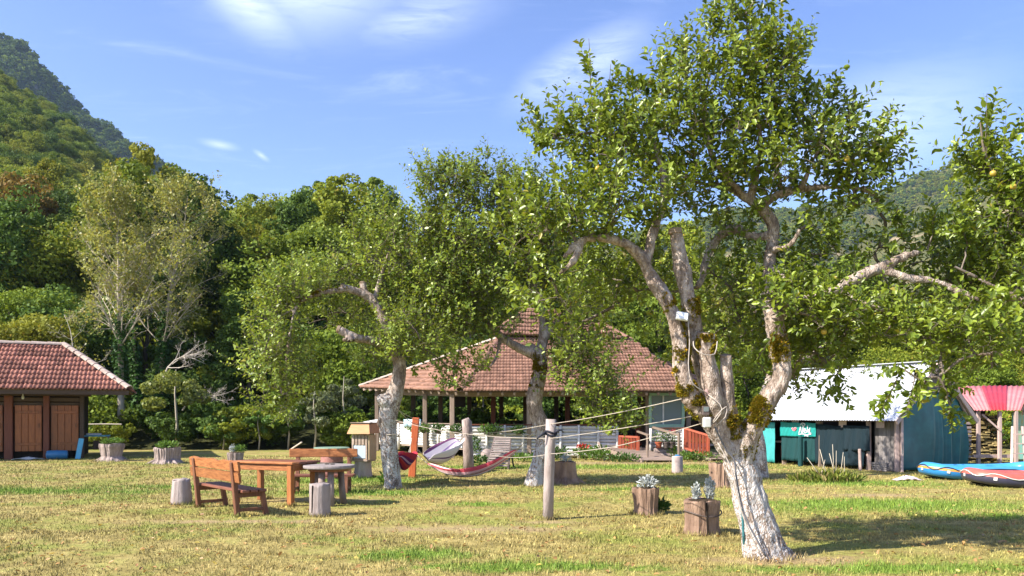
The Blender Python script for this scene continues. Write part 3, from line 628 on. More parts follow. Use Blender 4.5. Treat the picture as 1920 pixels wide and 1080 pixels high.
main = apple_tree('large leaning apple tree with limewashed trunk and mossy sawn limbs in the right foreground', G(1437, 1042),
  limbs=[
    [(1442, 1058, 9.0, .31), (1434, 1035, 9.0, .255), (1420, 985, 9.0, .205), (1402, 920, 9.02, .185), (1386, 860, 9.05, .165), (1372, 810, 9.05, .14), (1356, 775, 9.05, .12)],
    # left mossy limb
    [(1368, 850, 8.98, .10), (1328, 790, 8.9, .095), (1294, 745, 8.85, .092), (1277, 690, 8.85, .09), (1275, 640, 8.87, .086), (1258, 580, 8.9, .078), (1225, 525, 8.95, .072), (1205, 490, 8.95, .066), (1180, 462, 8.9, .055), (1135, 446, 8.8, .038), (1090, 452, 8.7, .026), (1050, 490, 8.6, .015)],
    [(1212, 505, 8.95, .05), (1222, 450, 9.0, .045), (1240, 395, 9.05, .036), (1245, 340, 9.1, .026), (1230, 280, 9.2, .018), (1215, 220, 9.2, .01)],
    # centre sawn limb
    [(1368, 845, 9.05, .12), (1340, 775, 9.1, .10), (1321, 700, 9.1, .092), (1306, 640, 9.08, .09), (1292, 570, 8.98, .095), (1278, 500, 9.0, .085), (1266, 432, 9.0, .075)],
    # short sawn stumps
    [(1358, 820, 8.95, .10), (1340, 755, 8.85, .09), (1329, 690, 8.82, .086), (1324, 628, 8.82, .086)],
    [(1378, 830, 9.0, .10), (1369, 760, 8.86, .07), (1361, 668, 8.84, .06)],
    # right limb sweeping out and up
    [(1388, 870, 9.02, .14), (1408, 805, 8.95, .115), (1437, 756, 8.9, .11), (1462, 715, 8.92, .105), (1466, 675, 8.95, .10), (1458, 635, 9.0, .096), (1452, 598, 9.05, .09), (1480, 566, 9.15, .048), (1530, 556, 9.15, .045), (1570, 540, 9.1, .056), (1620, 515, 9.1, .066), (1665, 497, 9.1, .055), (1700, 480, 9.1, .035), (1740, 470, 9.1, .015)],
    [(1655, 505, 9.1, .05), (1700, 521, 9.05, .042), (1755, 528, 9.0, .04), (1800, 548, 8.95, .035), (1835, 562, 8.9, .02)],
    [(1575, 545, 9.1, .035), (1600, 560, 9.05, .026), (1645, 578, 9.0, .02), (1690, 592, 9.0, .008)],
    # dark inner limbs that carry the top of the crown
    [(1452, 610, 9.05, .08), (1440, 540, 9.4, .07), (1445, 480, 9.6, .065), (1452, 430, 9.6, .062), (1430, 392, 9.6, .06), (1400, 372, 9.6, .05), (1360, 350, 9.7, .04), (1300, 340, 9.7, .03), (1240, 305, 9.6, .026), (1190, 286, 9.5, .012)],
    [(1448, 440, 9.6, .05), (1415, 445, 9.7, .06), (1370, 430, 9.8, .06), (1330, 470, 9.9, .05), (1310, 540, 9.8, .04)],
    [(1405, 376, 9.6, .045), (1420, 320, 9.5, .04), (1425, 250, 9.4, .032), (1415, 180, 9.3, .025), (1405, 100, 9.3, .015), (1400, 40, 9.3, .008)],
    [(1420, 385, 9.6, .045), (1470, 362, 9.5, .04), (1530, 352, 9.4, .034), (1600, 352, 9.3, .026), (1640, 365, 9.3, .018), (1650, 400, 9.3, .01)],
    [(1400, 372, 9.6, .035), (1340, 300, 9.4, .03), (1320, 220, 9.3, .02), (1330, 140, 9.2, .012)],
    [(1500, 356, 9.4, .03), (1530, 290, 9.3, .022), (1545, 230, 9.2, .012)],
    [(1300, 340, 9.7, .026), (1220, 290, 9.3, .02), (1130, 250, 9.1, .015), (1040, 260, 9.0, .008)],
    [(1090, 452, 8.7, .028), (1075, 490, 8.6, .026), (1045, 515, 8.6, .02), (1015, 530, 8.6, .01)],
    [(1445, 470, 9.6, .04), (1480, 460, 9.3, .03), (1500, 430, 9.2, .02)], [(1440, 500, 9.5, .035), (1470, 520, 9.2, .025), (1505, 545, 9.1, .014)],
  ],
  clusters=[(1110, 250, 9.2, 50, 45, .4, 55), (1040, 252, 9.0, 45, 18, .25, 20), (1175, 245, 9.3, 70, 45, .6, 75), (1285, 185, 9.3, 65, 70, .6, 115), (1380, 120, 9.3, 65, 90, .5, 120), (1440, 190, 9.3, 70, 80, .6, 130), (1395, 30, 9.3, 28, 45, .25, 30), (1460, 130, 9.3, 40, 35, .3, 26),
    (1510, 265, 9.3, 75, 55, .6, 115), (1595, 300, 9.2, 60, 55, .5, 85), (1350, 260, 9.4, 100, 60, .7, 145), (1230, 295, 9.4, 90, 45, .6, 100), (1140, 310, 9.2, 80, 40, .5, 75), (1470, 330, 9.3, 120, 45, .7, 110), (1620, 350, 9.2, 45, 45, .4, 50), (1600, 385, 9.3, 50, 18, .3, 20),
    (1130, 400, 8.8, 80, 55, .5, 100), (1230, 380, 9.1, 80, 60, .5, 90), (1330, 350, 9.6, 90, 50, .7, 90), (1060, 430, 8.7, 70, 55, .5, 80), (990, 440, 8.9, 60, 60, .5, 60), (1080, 370, 9.0, 60, 45, .5, 45),
    (1130, 520, 9.2, 90, 55, .7, 95), (1040, 560, 9.2, 70, 50, .6, 60), (1150, 575, 9.5, 70, 40, .6, 55), (1070, 640, 9.8, 60, 45, .5, 45), (1195, 545, 9.7, 75, 40, .6, 50),
    (1350, 520, 10.2, 90, 60, .7, 100), (1390, 600, 10.2, 80, 60, .6, 85), (1420, 680, 10.1, 60, 50, .5, 50), (1360, 420, 9.9, 80, 40, .6, 45), (1480, 620, 9.6, 60, 50, .5, 60), (1520, 570, 9.2, 55, 40, .5, 70), (1510, 660, 9.7, 60, 55, .6, 80), (1480, 500, 9.4, 55, 40, .5, 45), (1540, 480, 9.3, 55, 35, .5, 35), (1590, 610, 9.3, 70, 45, .6, 75), (1550, 680, 9.4, 45, 30, .4, 30), (1495, 725, 9.5, 30, 25, .3, 12), (1660, 625, 9.1, 60, 35, .5, 40), (1670, 560, 9.1, 70, 35, .4, 40), (1640, 475, 9.2, 50, 22, .4, 22), (1700, 465, 9.2, 50, 20, .4, 20), (1530, 425, 9.4, 40, 25, .4, 10), (1330, 640, 10.4, 90, 60, .4, 50), (1495, 582, 8.7, 48, 30, .25, 52), (1437, 560, 8.75, 30, 24, .2, 20), (1540, 600, 8.7, 40, 26, .25, 36)],
  sprouts=[(1112, 210, 9.2, 1104, 72), (1138, 230, 9.2, 1145, 120), (1195, 170, 9.3, 1200, 150), (1275, 130, 9.3, 1285, 68), (1240, 180, 9.3, 1246, 112), (1335, 70, 9.3, 1340, 12), (1395, 40, 9.3, 1418, -12), (1470, 130, 9.3, 1500, 62), (1505, 210, 9.3, 1510, 150), (1548, 230, 9.2, 1572, 145), (1590, 250, 9.2, 1602, 175), (1640, 290, 9.2, 1658, 218), (1650, 330, 9.2, 1668, 265), (1050, 250, 9.0, 978, 226), (1030, 270, 9.0, 1000, 262), (1440, 110, 9.3, 1450, 45), (1080, 300, 9.0, 1048, 210),
    (1690, 445, 9.2, 1682, 385), (1560, 460, 9.3, 1565, 400), (1750, 440, 9.1, 1755, 390), (1570, 700, 9.3, 1562, 745)],
  push=lambda c: (c[0], c[1], max(c[2], 9.95), *c[3:]) if 1090 < c[0] < 1500 and 400 < c[1] < 740 and c[2] > 8.78 else ((c[0], c[1], max(c[2], 9.7), *c[3:]) if c[0] >= 1500 and 455 < c[1] < 600 and c[2] > 8.75 else c), seed=21, leaf=.078, bark=barkmat('bark_main', 1.42, .35), leafm=m_leaf_apple, voxel=.0145, amp=.015, per=15, dens=.64,
  moss=[(1, .14, .30, (-.2, -.6, .6), 3600), (1, .30, .58, (.75, -.6, .3), 5000), (4, .82, 1.0, (-.5, -.6, .6), 1300), (3, .35, .7, (.6, -.4, .3), 1200), (6, .02, .2, (-.4, -.5, .8), 4200), (6, .33, .46, (-.6, -.5, .5), 1500), (5, .1, .5, (-.5, -.8, .2), 900)],
  cuts=[(1266, 430, 9.0, .076, -.05, 0, 1), (1324, 626, 8.82, .092, .1, -.25, 1), (1361, 667, 8.84, .061, 0, -.35, 1)],
  apples=[(1121, 316, 8.9), (1588, 298, 8.9), (1545, 622, 8.9)])
# tree at the left of the hammocks
tree_l = apple_tree('limewashed apple tree with drooping arched crown standing beside the picnic tables', G(735, 916),
  limbs=[
    [(736, 921, 17.4, .21), (736, 905, 17.4, .19), (732, 870, 17.4, .185), (729, 830, 17.4, .185), (727, 785, 17.4, .20), (733, 755, 17.4, .21), (744, 725, 17.4, .16), (750, 690, 17.4, .145), (748, 668, 17.4, .14)],
    [(729, 760, 17.35, .16), (718, 748, 17.25, .15), (716, 742, 17.2, .10)],
    [(750, 690, 17.4, .13), (735, 640, 17.4, .11), (715, 590, 17.4, .10), (695, 560, 17.4, .10), (672, 548, 17.3, .09), (640, 538, 17.2, .075)],
    [(690, 562, 17.4, .08), (683, 545, 17.4, .075), (680, 530, 17.4, .07)],
    [(735, 650, 17.3, .10), (700, 640, 17.0, .09), (665, 632, 16.8, .085), (634, 618, 16.7, .08)], [(672, 640, 16.9, .05), (655, 634, 16.7, .045), (645, 637, 16.6, .035)],
    [(650, 542, 17.2, .06), (600, 550, 17.0, .05), (560, 570, 16.9, .04), (545, 620, 16.8, .03), (535, 690, 16.8, .02), (525, 740, 16.8, .01)],
    [(700, 570, 17.5, .05), (720, 500, 17.6, .04), (740, 440, 17.6, .025), (745, 400, 17.6, .012)], [(745, 660, 17.6, .05), (790, 600, 17.8, .036), (830, 550, 17.8, .024), (850, 520, 17.8, .012)],
    [(560, 575, 16.9, .03), (520, 600, 16.8, .022), (495, 660, 16.7, .012)],
  ],
  clusters=[(560, 545, 17, 60, 30, .6, 75), (520, 590, 16.9, 45, 50, .6, 75), (510, 670, 16.8, 50, 60, .7, 95), (530, 735, 16.8, 50, 45, .6, 80), (565, 700, 17.4, 30, 60, .5, 40), (610, 590, 17.6, 40, 30, .5, 35), (620, 520, 17.2, 60, 30, .6, 70), (690, 490, 17.5, 70, 55, .8, 115), (760, 480, 17.6, 70, 60, .8, 110), (740, 560, 17.6, 70, 50, .8, 95), (820, 540, 17.6, 60, 55, .8, 95), (790, 620, 17.5, 70, 45, .8, 95), (725, 640, 17.2, 55, 35, .6, 60), (770, 670, 17.2, 45, 25, .5, 45), (850, 600, 17.6, 50, 50, .7, 60), (660, 590, 17.6, 40, 40, .5, 35), (730, 430, 17.6, 50, 30, .6, 32), (700, 680, 17.6, 40, 30, .5, 25), (840, 690, 17.3, 28, 16, .3, 14), (735, 652, 16.95, 42, 28, .3, 48), (790, 645, 17.0, 48, 30, .4, 55), (760, 600, 17.0, 36, 26, .3, 28)],
  sprouts=[(545, 530, 17, 548, 490), (590, 515, 17.1, 595, 480), (665, 450, 17.5, 660, 395), (740, 430, 17.6, 748, 375), (700, 450, 17.5, 705, 410), (500, 560, 16.9, 490, 520), (520, 740, 16.8, 505, 785), (540, 740, 16.8, 535, 790)],
  push=lambda c: (c[0], c[1], 18.1, *c[3:6], c[6] * .8) if 560 < c[0] < 800 and 480 < c[1] < 700 and c[2] > 17.05 else c, seed=22, leaf=.092, bark=barkmat('bark_left', 2.3, .5, (.55, .54, .54)), leafm=m_leaf_apple2, voxel=.03, amp=.013, per=13, full=False, dens=1.45, twig_r=.006,
  moss=[(6, .0, .35, (0, -.5, .8), 1500)], cuts=[(640, 538, 17.2, .077, -1, -.1, .15), (680, 529, 17.4, .07, -.1, 0, 1), (633, 617, 16.7, .08, -1, -.1, .3), (644, 637, 16.6, .036, -1, -.3, 0)])
# tree in the middle, in front of the pavilion
tree_m = apple_tree('limewashed apple tree with moss at its fork standing in front of the pavilion', G(1003, 911),
  limbs=[
    [(1000, 916, 18.1, .24), (1004, 895, 18.1, .21), (1013, 865, 18.1, .19), (1019, 835, 18.1, .185), (1015, 800, 18.1, .185), (1003, 765, 18.1, .175), (1003, 735, 18.1, .17), (1012, 700, 18.1, .16), (1010, 670, 18.1, .15), (990, 650, 18.1, .12)],
    [(1003, 665, 18.1, .13), (970, 650, 18.0, .10), (940, 632, 17.9, .085), (915, 600, 17.8, .07), (890, 560, 17.7, .05), (870, 500, 17.6, .035), (860, 430, 17.6, .02), (850, 350, 17.6, .01)],
    [(1010, 670, 18.1, .12), (1020, 620, 18.2, .10), (1010, 550, 18.3, .08), (985, 480, 18.3, .06), (960, 400, 18.3, .035), (930, 330, 18.2, .015)],
    [(1015, 640, 18.2, .09), (1060, 590, 18.3, .07), (1100, 540, 18.3, .05), (1140, 500, 18.3, .02)],
    [(940, 632, 17.9, .05), (925, 680, 17.6, .035), (890, 700, 17.4, .02)], [(960, 560, 18.1, .03), (955, 610, 17.8, .025), (950, 650, 17.6, .012)], [(890, 560, 17.7, .03), (870, 620, 17.5, .022), (855, 680, 17.4, .012)],
    [(1030, 600, 18.3, .06), (1060, 650, 18.0, .05), (1090, 700, 17.8, .03), (1110, 760, 17.6, .015)],
  ],
  clusters=[(850, 370, 17.6, 55, 50, .7, 80), (920, 370, 17.8, 60, 50, .7, 90), (990, 390, 18.1, 60, 45, .7, 80), (880, 460, 17.6, 70, 50, .8, 120), (960, 450, 18, 70, 50, .8, 120), (1030, 450, 18.2, 60, 50, .7, 95), (840, 520, 17.5, 50, 50, .7, 80), (910, 540, 17.6, 60, 50, .7, 100), (980, 530, 18, 60, 50, .7, 90), (880, 600, 17.5, 55, 40, .6, 75), (1050, 540, 18.2, 60, 50, .7, 80), (1095, 585, 18.2, 50, 45, .7, 65), (1060, 640, 17.9, 45, 45, .6, 70), (1090, 700, 17.8, 60, 40, .6, 85), (1105, 650, 18, 40, 40, .6, 45), (1125, 730, 17.6, 32, 30, .5, 35), (1160, 790, 17.4, 38, 28, .4, 45), (1130, 770, 17.5, 40, 25, .4, 35), (1110, 470, 18.2, 50, 40, .6, 50), (930, 610, 17.7, 40, 30, .5, 35), (850, 720, 17.3, 30, 18, .3, 18), (800, 430, 17.6, 40, 40, .5, 40), (890, 680, 17.3, 30, 22, .3, 16), (810, 340, 17.6, 30, 25, .4, 22)],
  sprouts=[(835, 350, 17.6, 832, 283), (870, 340, 17.6, 872, 290), (912, 340, 17.8, 915, 255), (940, 350, 17.9, 948, 300), (990, 370, 18, 992, 285), (965, 350, 18, 968, 320), (1020, 390, 18, 1030, 320), (890, 340, 17.7, 892, 305), (810, 390, 17.6, 780, 345), (850, 330, 17.6, 848, 300), (1010, 380, 18, 1008, 320)],
  push=lambda c: (c[0], c[1], max(c[2], 18.6), *c[3:]) if 930 < c[0] < 1080 and c[1] > 520 else c, seed=23, leaf=.096, bark=barkmat('bark_mid', 1.6, .5, (.45, .45, .47)), leafm=m_leaf_apple, voxel=.03, amp=.014, per=14, full=False, dens=1.8, twig_r=.006,
  moss=[(0, .70, .92, (-.3, -.9, .2), 2600), (0, .85, 1.0, (-.5, -.6, .6), 1200)])
# tree behind the large one
tree_b = apple_tree('slender limewashed apple tree half hidden behind the large leaning one', G(1425, 897),
  limbs=[
    [(1427, 901, 20, .2), (1427, 880, 20, .17), (1424, 840, 20, .16), (1418, 800, 20, .155), (1424, 765, 20, .15), (1440, 730, 20, .14), (1450, 690, 20, .12)],
    [(1442, 725, 20, .10), (1500, 680, 20.1, .08), (1560, 640, 20.2, .05), (1620, 610, 20.2, .02)], [(1450, 690, 20, .10), (1440, 620, 20.2, .08), (1400, 560, 20.3, .05), (1370, 510, 20.3, .02)],
    [(1448, 700, 20, .09), (1490, 600, 20.2, .06), (1520, 530, 20.2, .03), (1530, 490, 20.2, .01)]],
  clusters=[(1400, 560, 20.3, 60, 45, .8, 70), (1450, 620, 20.3, 60, 45, .8, 70), (1510, 560, 20.3, 60, 45, .8, 80), (1560, 620, 20.3, 60, 45, .8, 80), (1520, 690, 20.2, 50, 35, .7, 55), (1610, 590, 20.3, 50, 40, .7, 55), (1340, 540, 20.4, 50, 40, .7, 45), (1380, 640, 20.4, 50, 40, .7, 45), (1580, 690, 20.2, 45, 25, .6, 30)],
  sprouts=[(1510, 510, 20.3, 1512, 460)], seed=24, leaf=.095, bark=barkmat('bark_back', 1.5, .5), leafm=m_leaf_apple, voxel=.035, amp=.012, per=13, full=False, dens=.7, twig_r=.007)
# tree standing just outside the right edge, its branches reach in
tree_r = apple_tree('apple tree just outside the right edge whose leafy branches hang into the picture', G(2180, 1035),
  limbs=[
    [(2185, 1045, 9.2, .25), (2175, 950, 9.2, .21), (2170, 850, 9.2, .19), (2160, 760, 9.2, .18), (2140, 690, 9.2, .16)],
    [(2150, 720, 9.2, .13), (2060, 640, 9.1, .10), (1980, 590, 9.0, .07), (1900, 560, 8.9, .05), (1850, 530, 8.8, .025), (1790, 500, 8.8, .012)],
    [(2140, 700, 9.2, .12), (2050, 560, 9.2, .09), (1960, 450, 9.1, .06), (1890, 370, 9.0, .035), (1850, 300, 9.0, .02), (1838, 230, 9.0, .008)],
    [(2145, 690, 9.2, .10), (2130, 500, 9.3, .08), (2080, 350, 9.3, .05), (2040, 250, 9.3, .02)],
    [(2080, 660, 9.1, .07), (1980, 650, 8.9, .05), (1890, 660, 8.7, .03), (1810, 670, 8.6, .02), (1770, 700, 8.6, .01)]],
  clusters=[(1850, 300, 9, 30, 40, .3, 34), (1880, 340, 9, 50, 40, .4, 60), (1900, 400, 9, 60, 50, .5, 85), (1870, 460, 9, 70, 50, .5, 90), (1800, 480, 8.9, 60, 40, .5, 65), (1910, 540, 8.9, 60, 60, .5, 90), (1830, 560, 8.8, 70, 45, .5, 85), (1760, 560, 8.8, 60, 40, .5, 60), (1900, 640, 8.8, 60, 50, .5, 70), (1820, 630, 8.7, 70, 40, .5, 75), (1740, 625, 8.7, 60, 40, .5, 55), (1765, 690, 8.6, 40, 25, .3, 18), (1735, 715, 8.6, 22, 22, .2, 7), (1780, 770, 8.6, 14, 18, .15, 4), (1860, 690, 8.7, 40, 20, .4, 16), (1730, 490, 8.9, 45, 25, .4, 18),
    (2000, 420, 9.1, 90, 80, .8, 100), (2020, 560, 9.0, 90, 80, .8, 100), (2100, 350, 9.3, 120, 90, .9, 120), (2250, 450, 9.3, 150, 110, 1.0, 150), (2200, 600, 9.3, 150, 80, 1.0, 100)],
  sprouts=[(1850, 300, 9, 1850, 176), (1840, 320, 9, 1792, 268), (1870, 330, 9, 1862, 250), (1900, 360, 9, 1905, 300), (1815, 460, 8.9, 1800, 420), (1690, 690, 8.6, 1650, 780), (1720, 690, 8.6, 1700, 770), (1780, 720, 8.6, 1783, 800)],
  push=lambda c: (c[0], c[1], 9.8, *c[3:]) if 1650 < c[0] < 1880 and 455 < c[1] < 600 else c, seed=25, leaf=.082, bark=barkmat('bark_right', 1.8, .5), leafm=m_leaf_apple, voxel=.03, amp=.012, per=15, dens=.62, apples=[(1862, 325, 8.6), (1900, 350, 8.6)])
rng = np.random.default_rng(99)
# ---------------------------------------------------------------- building materials
m_tile_h = simple('clay_tile_weathered', (.42, .19, .135), (.15, .055, .045), 9, .8, .2, .3, .01, rnd=.5, island=True)
m_tile_p = simple('clay_tile_brown', (.29, .16, .115), (.17, .093, .068), 5, .8, .2, .3, .01, rnd=.3, island=True)
m_mortar = simple('ridge_mortar', (.47, .39, .34), (.30, .22, .19), 7, .9, .1, .5, .02, rnd=.2)
m_beam = wood('dark_beam', (.10, .062, .04), (.05, .03, .02))
m_post = wood('weathered_post', (.33, .25, .20), (.19, .14, .11), (14, 14, 1))
m_redpost = wood('redbrown_post', (.20, .065, .035), (.11, .035, .02), (14, 14, 1))
m_door = wood('varnished_door', (.36, .11, .025), (.17, .045, .011), (12, 12, 1), .4, .5)
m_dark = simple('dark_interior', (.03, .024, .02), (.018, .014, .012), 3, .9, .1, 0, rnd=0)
m_log = None
def logmat():
    m, nt, b = base_mat('painted_log', .8, .2); v = pos(nt, 1, 1, 1); n = noise(nt, pos(nt, 3, 18, 18), 3, 6, .7, .4)
    n2 = noise(nt, v, 9, 4, .6); c = ramp(nt, mth(nt, 'ADD', mth(nt, 'MULTIPLY', n, .65), mth(nt, 'MULTIPLY', n2, .35)), [(.30, (.12, .10, .09)), (.41, (.52, .50, .48)), (.56, (.80, .78, .77))])
    nt.links.new(mul(nt, c, nt.nodes.new('ShaderNodeObjectInfo').outputs['Random'], .72, 1.06), b.inputs['Base Color']); bump(nt, b, n, .5, .015); return m
m_log = logmat()
m_redgate = wood('red_gate', (.44, .11, .055), (.27, .06, .035), (16, 16, 1), .55, .35)
m_plank = wood('grey_plank', (.40, .31, .26), (.24, .18, .15), (1, 10, 10), .8, .15)
m_greenframe = simple('mint_paint', (.30, .46, .36), (.22, .36, .28), 8, .6, .3, .2, .004)
m_blue = simple('blue_plastic', (.05, .22, .42), (.03, .15, .32), 4, .35, .5, .05)
m_white = simple('white_paint', (.72, .72, .70), (.52, .52, .50), 6, .6, .3, .15)
def glassmat(name, tint=(.35, .42, .42), rough=.08):
    m, nt, b = base_mat(name, rough, .6); b.inputs['Base Color'].default_value = (*tint, 1); b.inputs['Transmission Weight'].default_value = .55; b.inputs['IOR'].default_value = 1.1; return m
m_glass = glassmat('old_glass')
# ---------------------------------------------------------------- tiled roofs
def tile_mesh(w_, l_, roll=1.0, lift0=.05):
    """interlocking clay tile with two rolls; local x across, y up the slope, z out"""
    prof = [(0, .0), (.10, .032), (.22, .042), (.34, .016), (.5, .003), (.60, .032), (.72, .042), (.84, .016), (1.0, .0)]
    prof = [(a, b * roll) for a, b in prof]; vs, n = [], len(prof)
    for y, lift in ((0, lift0), (l_ * 1.12, .0)):
        for f, z in prof: vs.append(((f - .5) * w_, y, z + lift))
    for f, z in prof: vs.append(((f - .5) * w_, .0, z + .005))
    fs = [(i, i + 1, n + i + 1, n + i) for i in range(n - 1)] + [(2 * n + i, 2 * n + i + 1, i + 1, i) for i in range(n - 1)]
    return np.array(vs), np.array(fs)
def face_frame(e0, e1, top):
    u = unit(e1 - e0); s = top - e0; s = s - u * s.dot(u); sl = np.linalg.norm(s); v = s / sl; return u, v, np.cross(u, v), sl
def tiled_roof(parent, faces, w_, l_, mat, n_parts, seed, roll=1.0, lift0=.05):
    """faces: (eave_left, eave_right, ridge_right, ridge_left); the tiles nearest the camera are parts, the rest one stuff part"""
    tv, tf = tile_mesh(w_, l_, roll, lift0); r = np.random.default_rng(seed); off = np.array(root_loc(parent)); T = []
    for e0, e1, t1, t0 in faces:
        e0, e1, t1, t0 = map(np.asarray, (e0, e1, t1, t0)); u, v, nrm, sl = face_frame(e0, e1, t0 if np.linalg.norm(t0 - e0) > 0 else t1)
        q = lambda p: ((p - e0).dot(u), (p - e0).dot(v)); a, b, c, d = q(e0), q(e1), q(t1), q(t0)
        rows = int(sl / l_) + 1
        for i in range(rows):
            y = i * l_; ym = min((y + l_ * .5), sl); f = ym / max(c[1], 1e-6); f2 = ym / max(d[1], 1e-6)
            x0, x1 = a[0] + (d[0] - a[0]) * f2, b[0] + (c[0] - b[0]) * f
            for k in range(int(math.floor(x0 / w_)), int(math.ceil(x1 / w_)) + 1):
                x = k * w_ + (.5 * w_ if i % 2 else 0) * 0 + r.normal() * .003
                if x < x0 - .02 or x > x1 + .02: continue
                T.append((e0 + u * x + v * (y - .06 + r.normal() * .006) + nrm * (.02 + r.normal() * .003), u, v, nrm))
    T.sort(key=lambda t: np.linalg.norm(t[0] - V3(0, 0, EYE))); me = None
    vis = [t for t in T if t[3].dot(V3(0, 0, EYE) - t[0]) > 0][:n_parts]; ids = set(id(t) for t in vis)
    if vis:
        me = np_mesh('tile', tv, tf)
        for p, u, v, nrm in vis:
            M = Matrix(((u[0], v[0], nrm[0]), (u[1], v[1], nrm[1]), (u[2], v[2], nrm[2])))
            link('tile', me, mat, parent, p - off, M.to_euler())
    rest = [t for t in T if id(t) not in ids]
    if rest:
        V = np.concatenate([p - off + tv[:, :1] * u + tv[:, 1:2] * v + tv[:, 2:] * nrm for p, u, v, nrm in rest]); n = len(tv)
        Fc = np.concatenate([tf + i * n for i in range(len(rest))]); link('tile_field', np_mesh('tile_field', V, Fc), mat, parent, kind='stuff')
def ridge_caps(parent, a, b, mat, r=.12, l=.38):
    a, b = np.asarray(a, float), np.asarray(b, float); L = np.linalg.norm(b - a); n = max(1, int(round(L / l))); d = (b - a) / L; off = np.array(root_loc(parent)); mb = MB(); K = 7; vs = []
    for y, s in ((0, 1.14), (l * 1.08, .94)):
        for k in range(K): an = math.pi * k / (K - 1); vs.append((y, -math.cos(an) * r * s, math.sin(an) * r * .75 * s))
    for k in range(K): an = math.pi * k / (K - 1); vs.append((0, -math.cos(an) * r * 1.14 * .84, math.sin(an) * r * .75 * .92))
    mb.add(vs, [(k, K + k, K + k + 1, k + 1) for k in range(K - 1)] + [(k, k + 1, 2 * K + k + 1, 2 * K + k) for k in range(K - 1)]); me = mb.mesh('ridge_tile')
    sd = unit(np.cross(V3(0, 0, 1), d)); up = np.cross(d, sd); M = Matrix(((d[0], sd[0], up[0]), (d[1], sd[1], up[1]), (d[2], sd[2], up[2])))
    for i in range(n): link('ridge_tile', me, mat, parent, a + d * (i * L / n) + up * .01 - off, M.to_euler())
def roof_deck(parent, faces, mat, name='roof_deck', th=.05):
    mb = MB()
    for q in faces:
        q = [np.asarray(p, float) for p in q]; nrm = unit(np.cross(q[1] - q[0], (q[3] if np.linalg.norm(q[3] - q[2]) > 1e-6 else q[2]) - q[0]))
        pts = q if np.linalg.norm(q[3] - q[2]) > 1e-6 else q[:3]; n = len(pts); lo = [p - nrm * th for p in pts]
        mb.add(pts + lo, [tuple(range(n)), tuple(range(2 * n - 1, n - 1, -1))] + [(i, n + i, n + (i + 1) % n, (i + 1) % n) for i in range(n)])
    return mb.build(name, mat, parent, True)
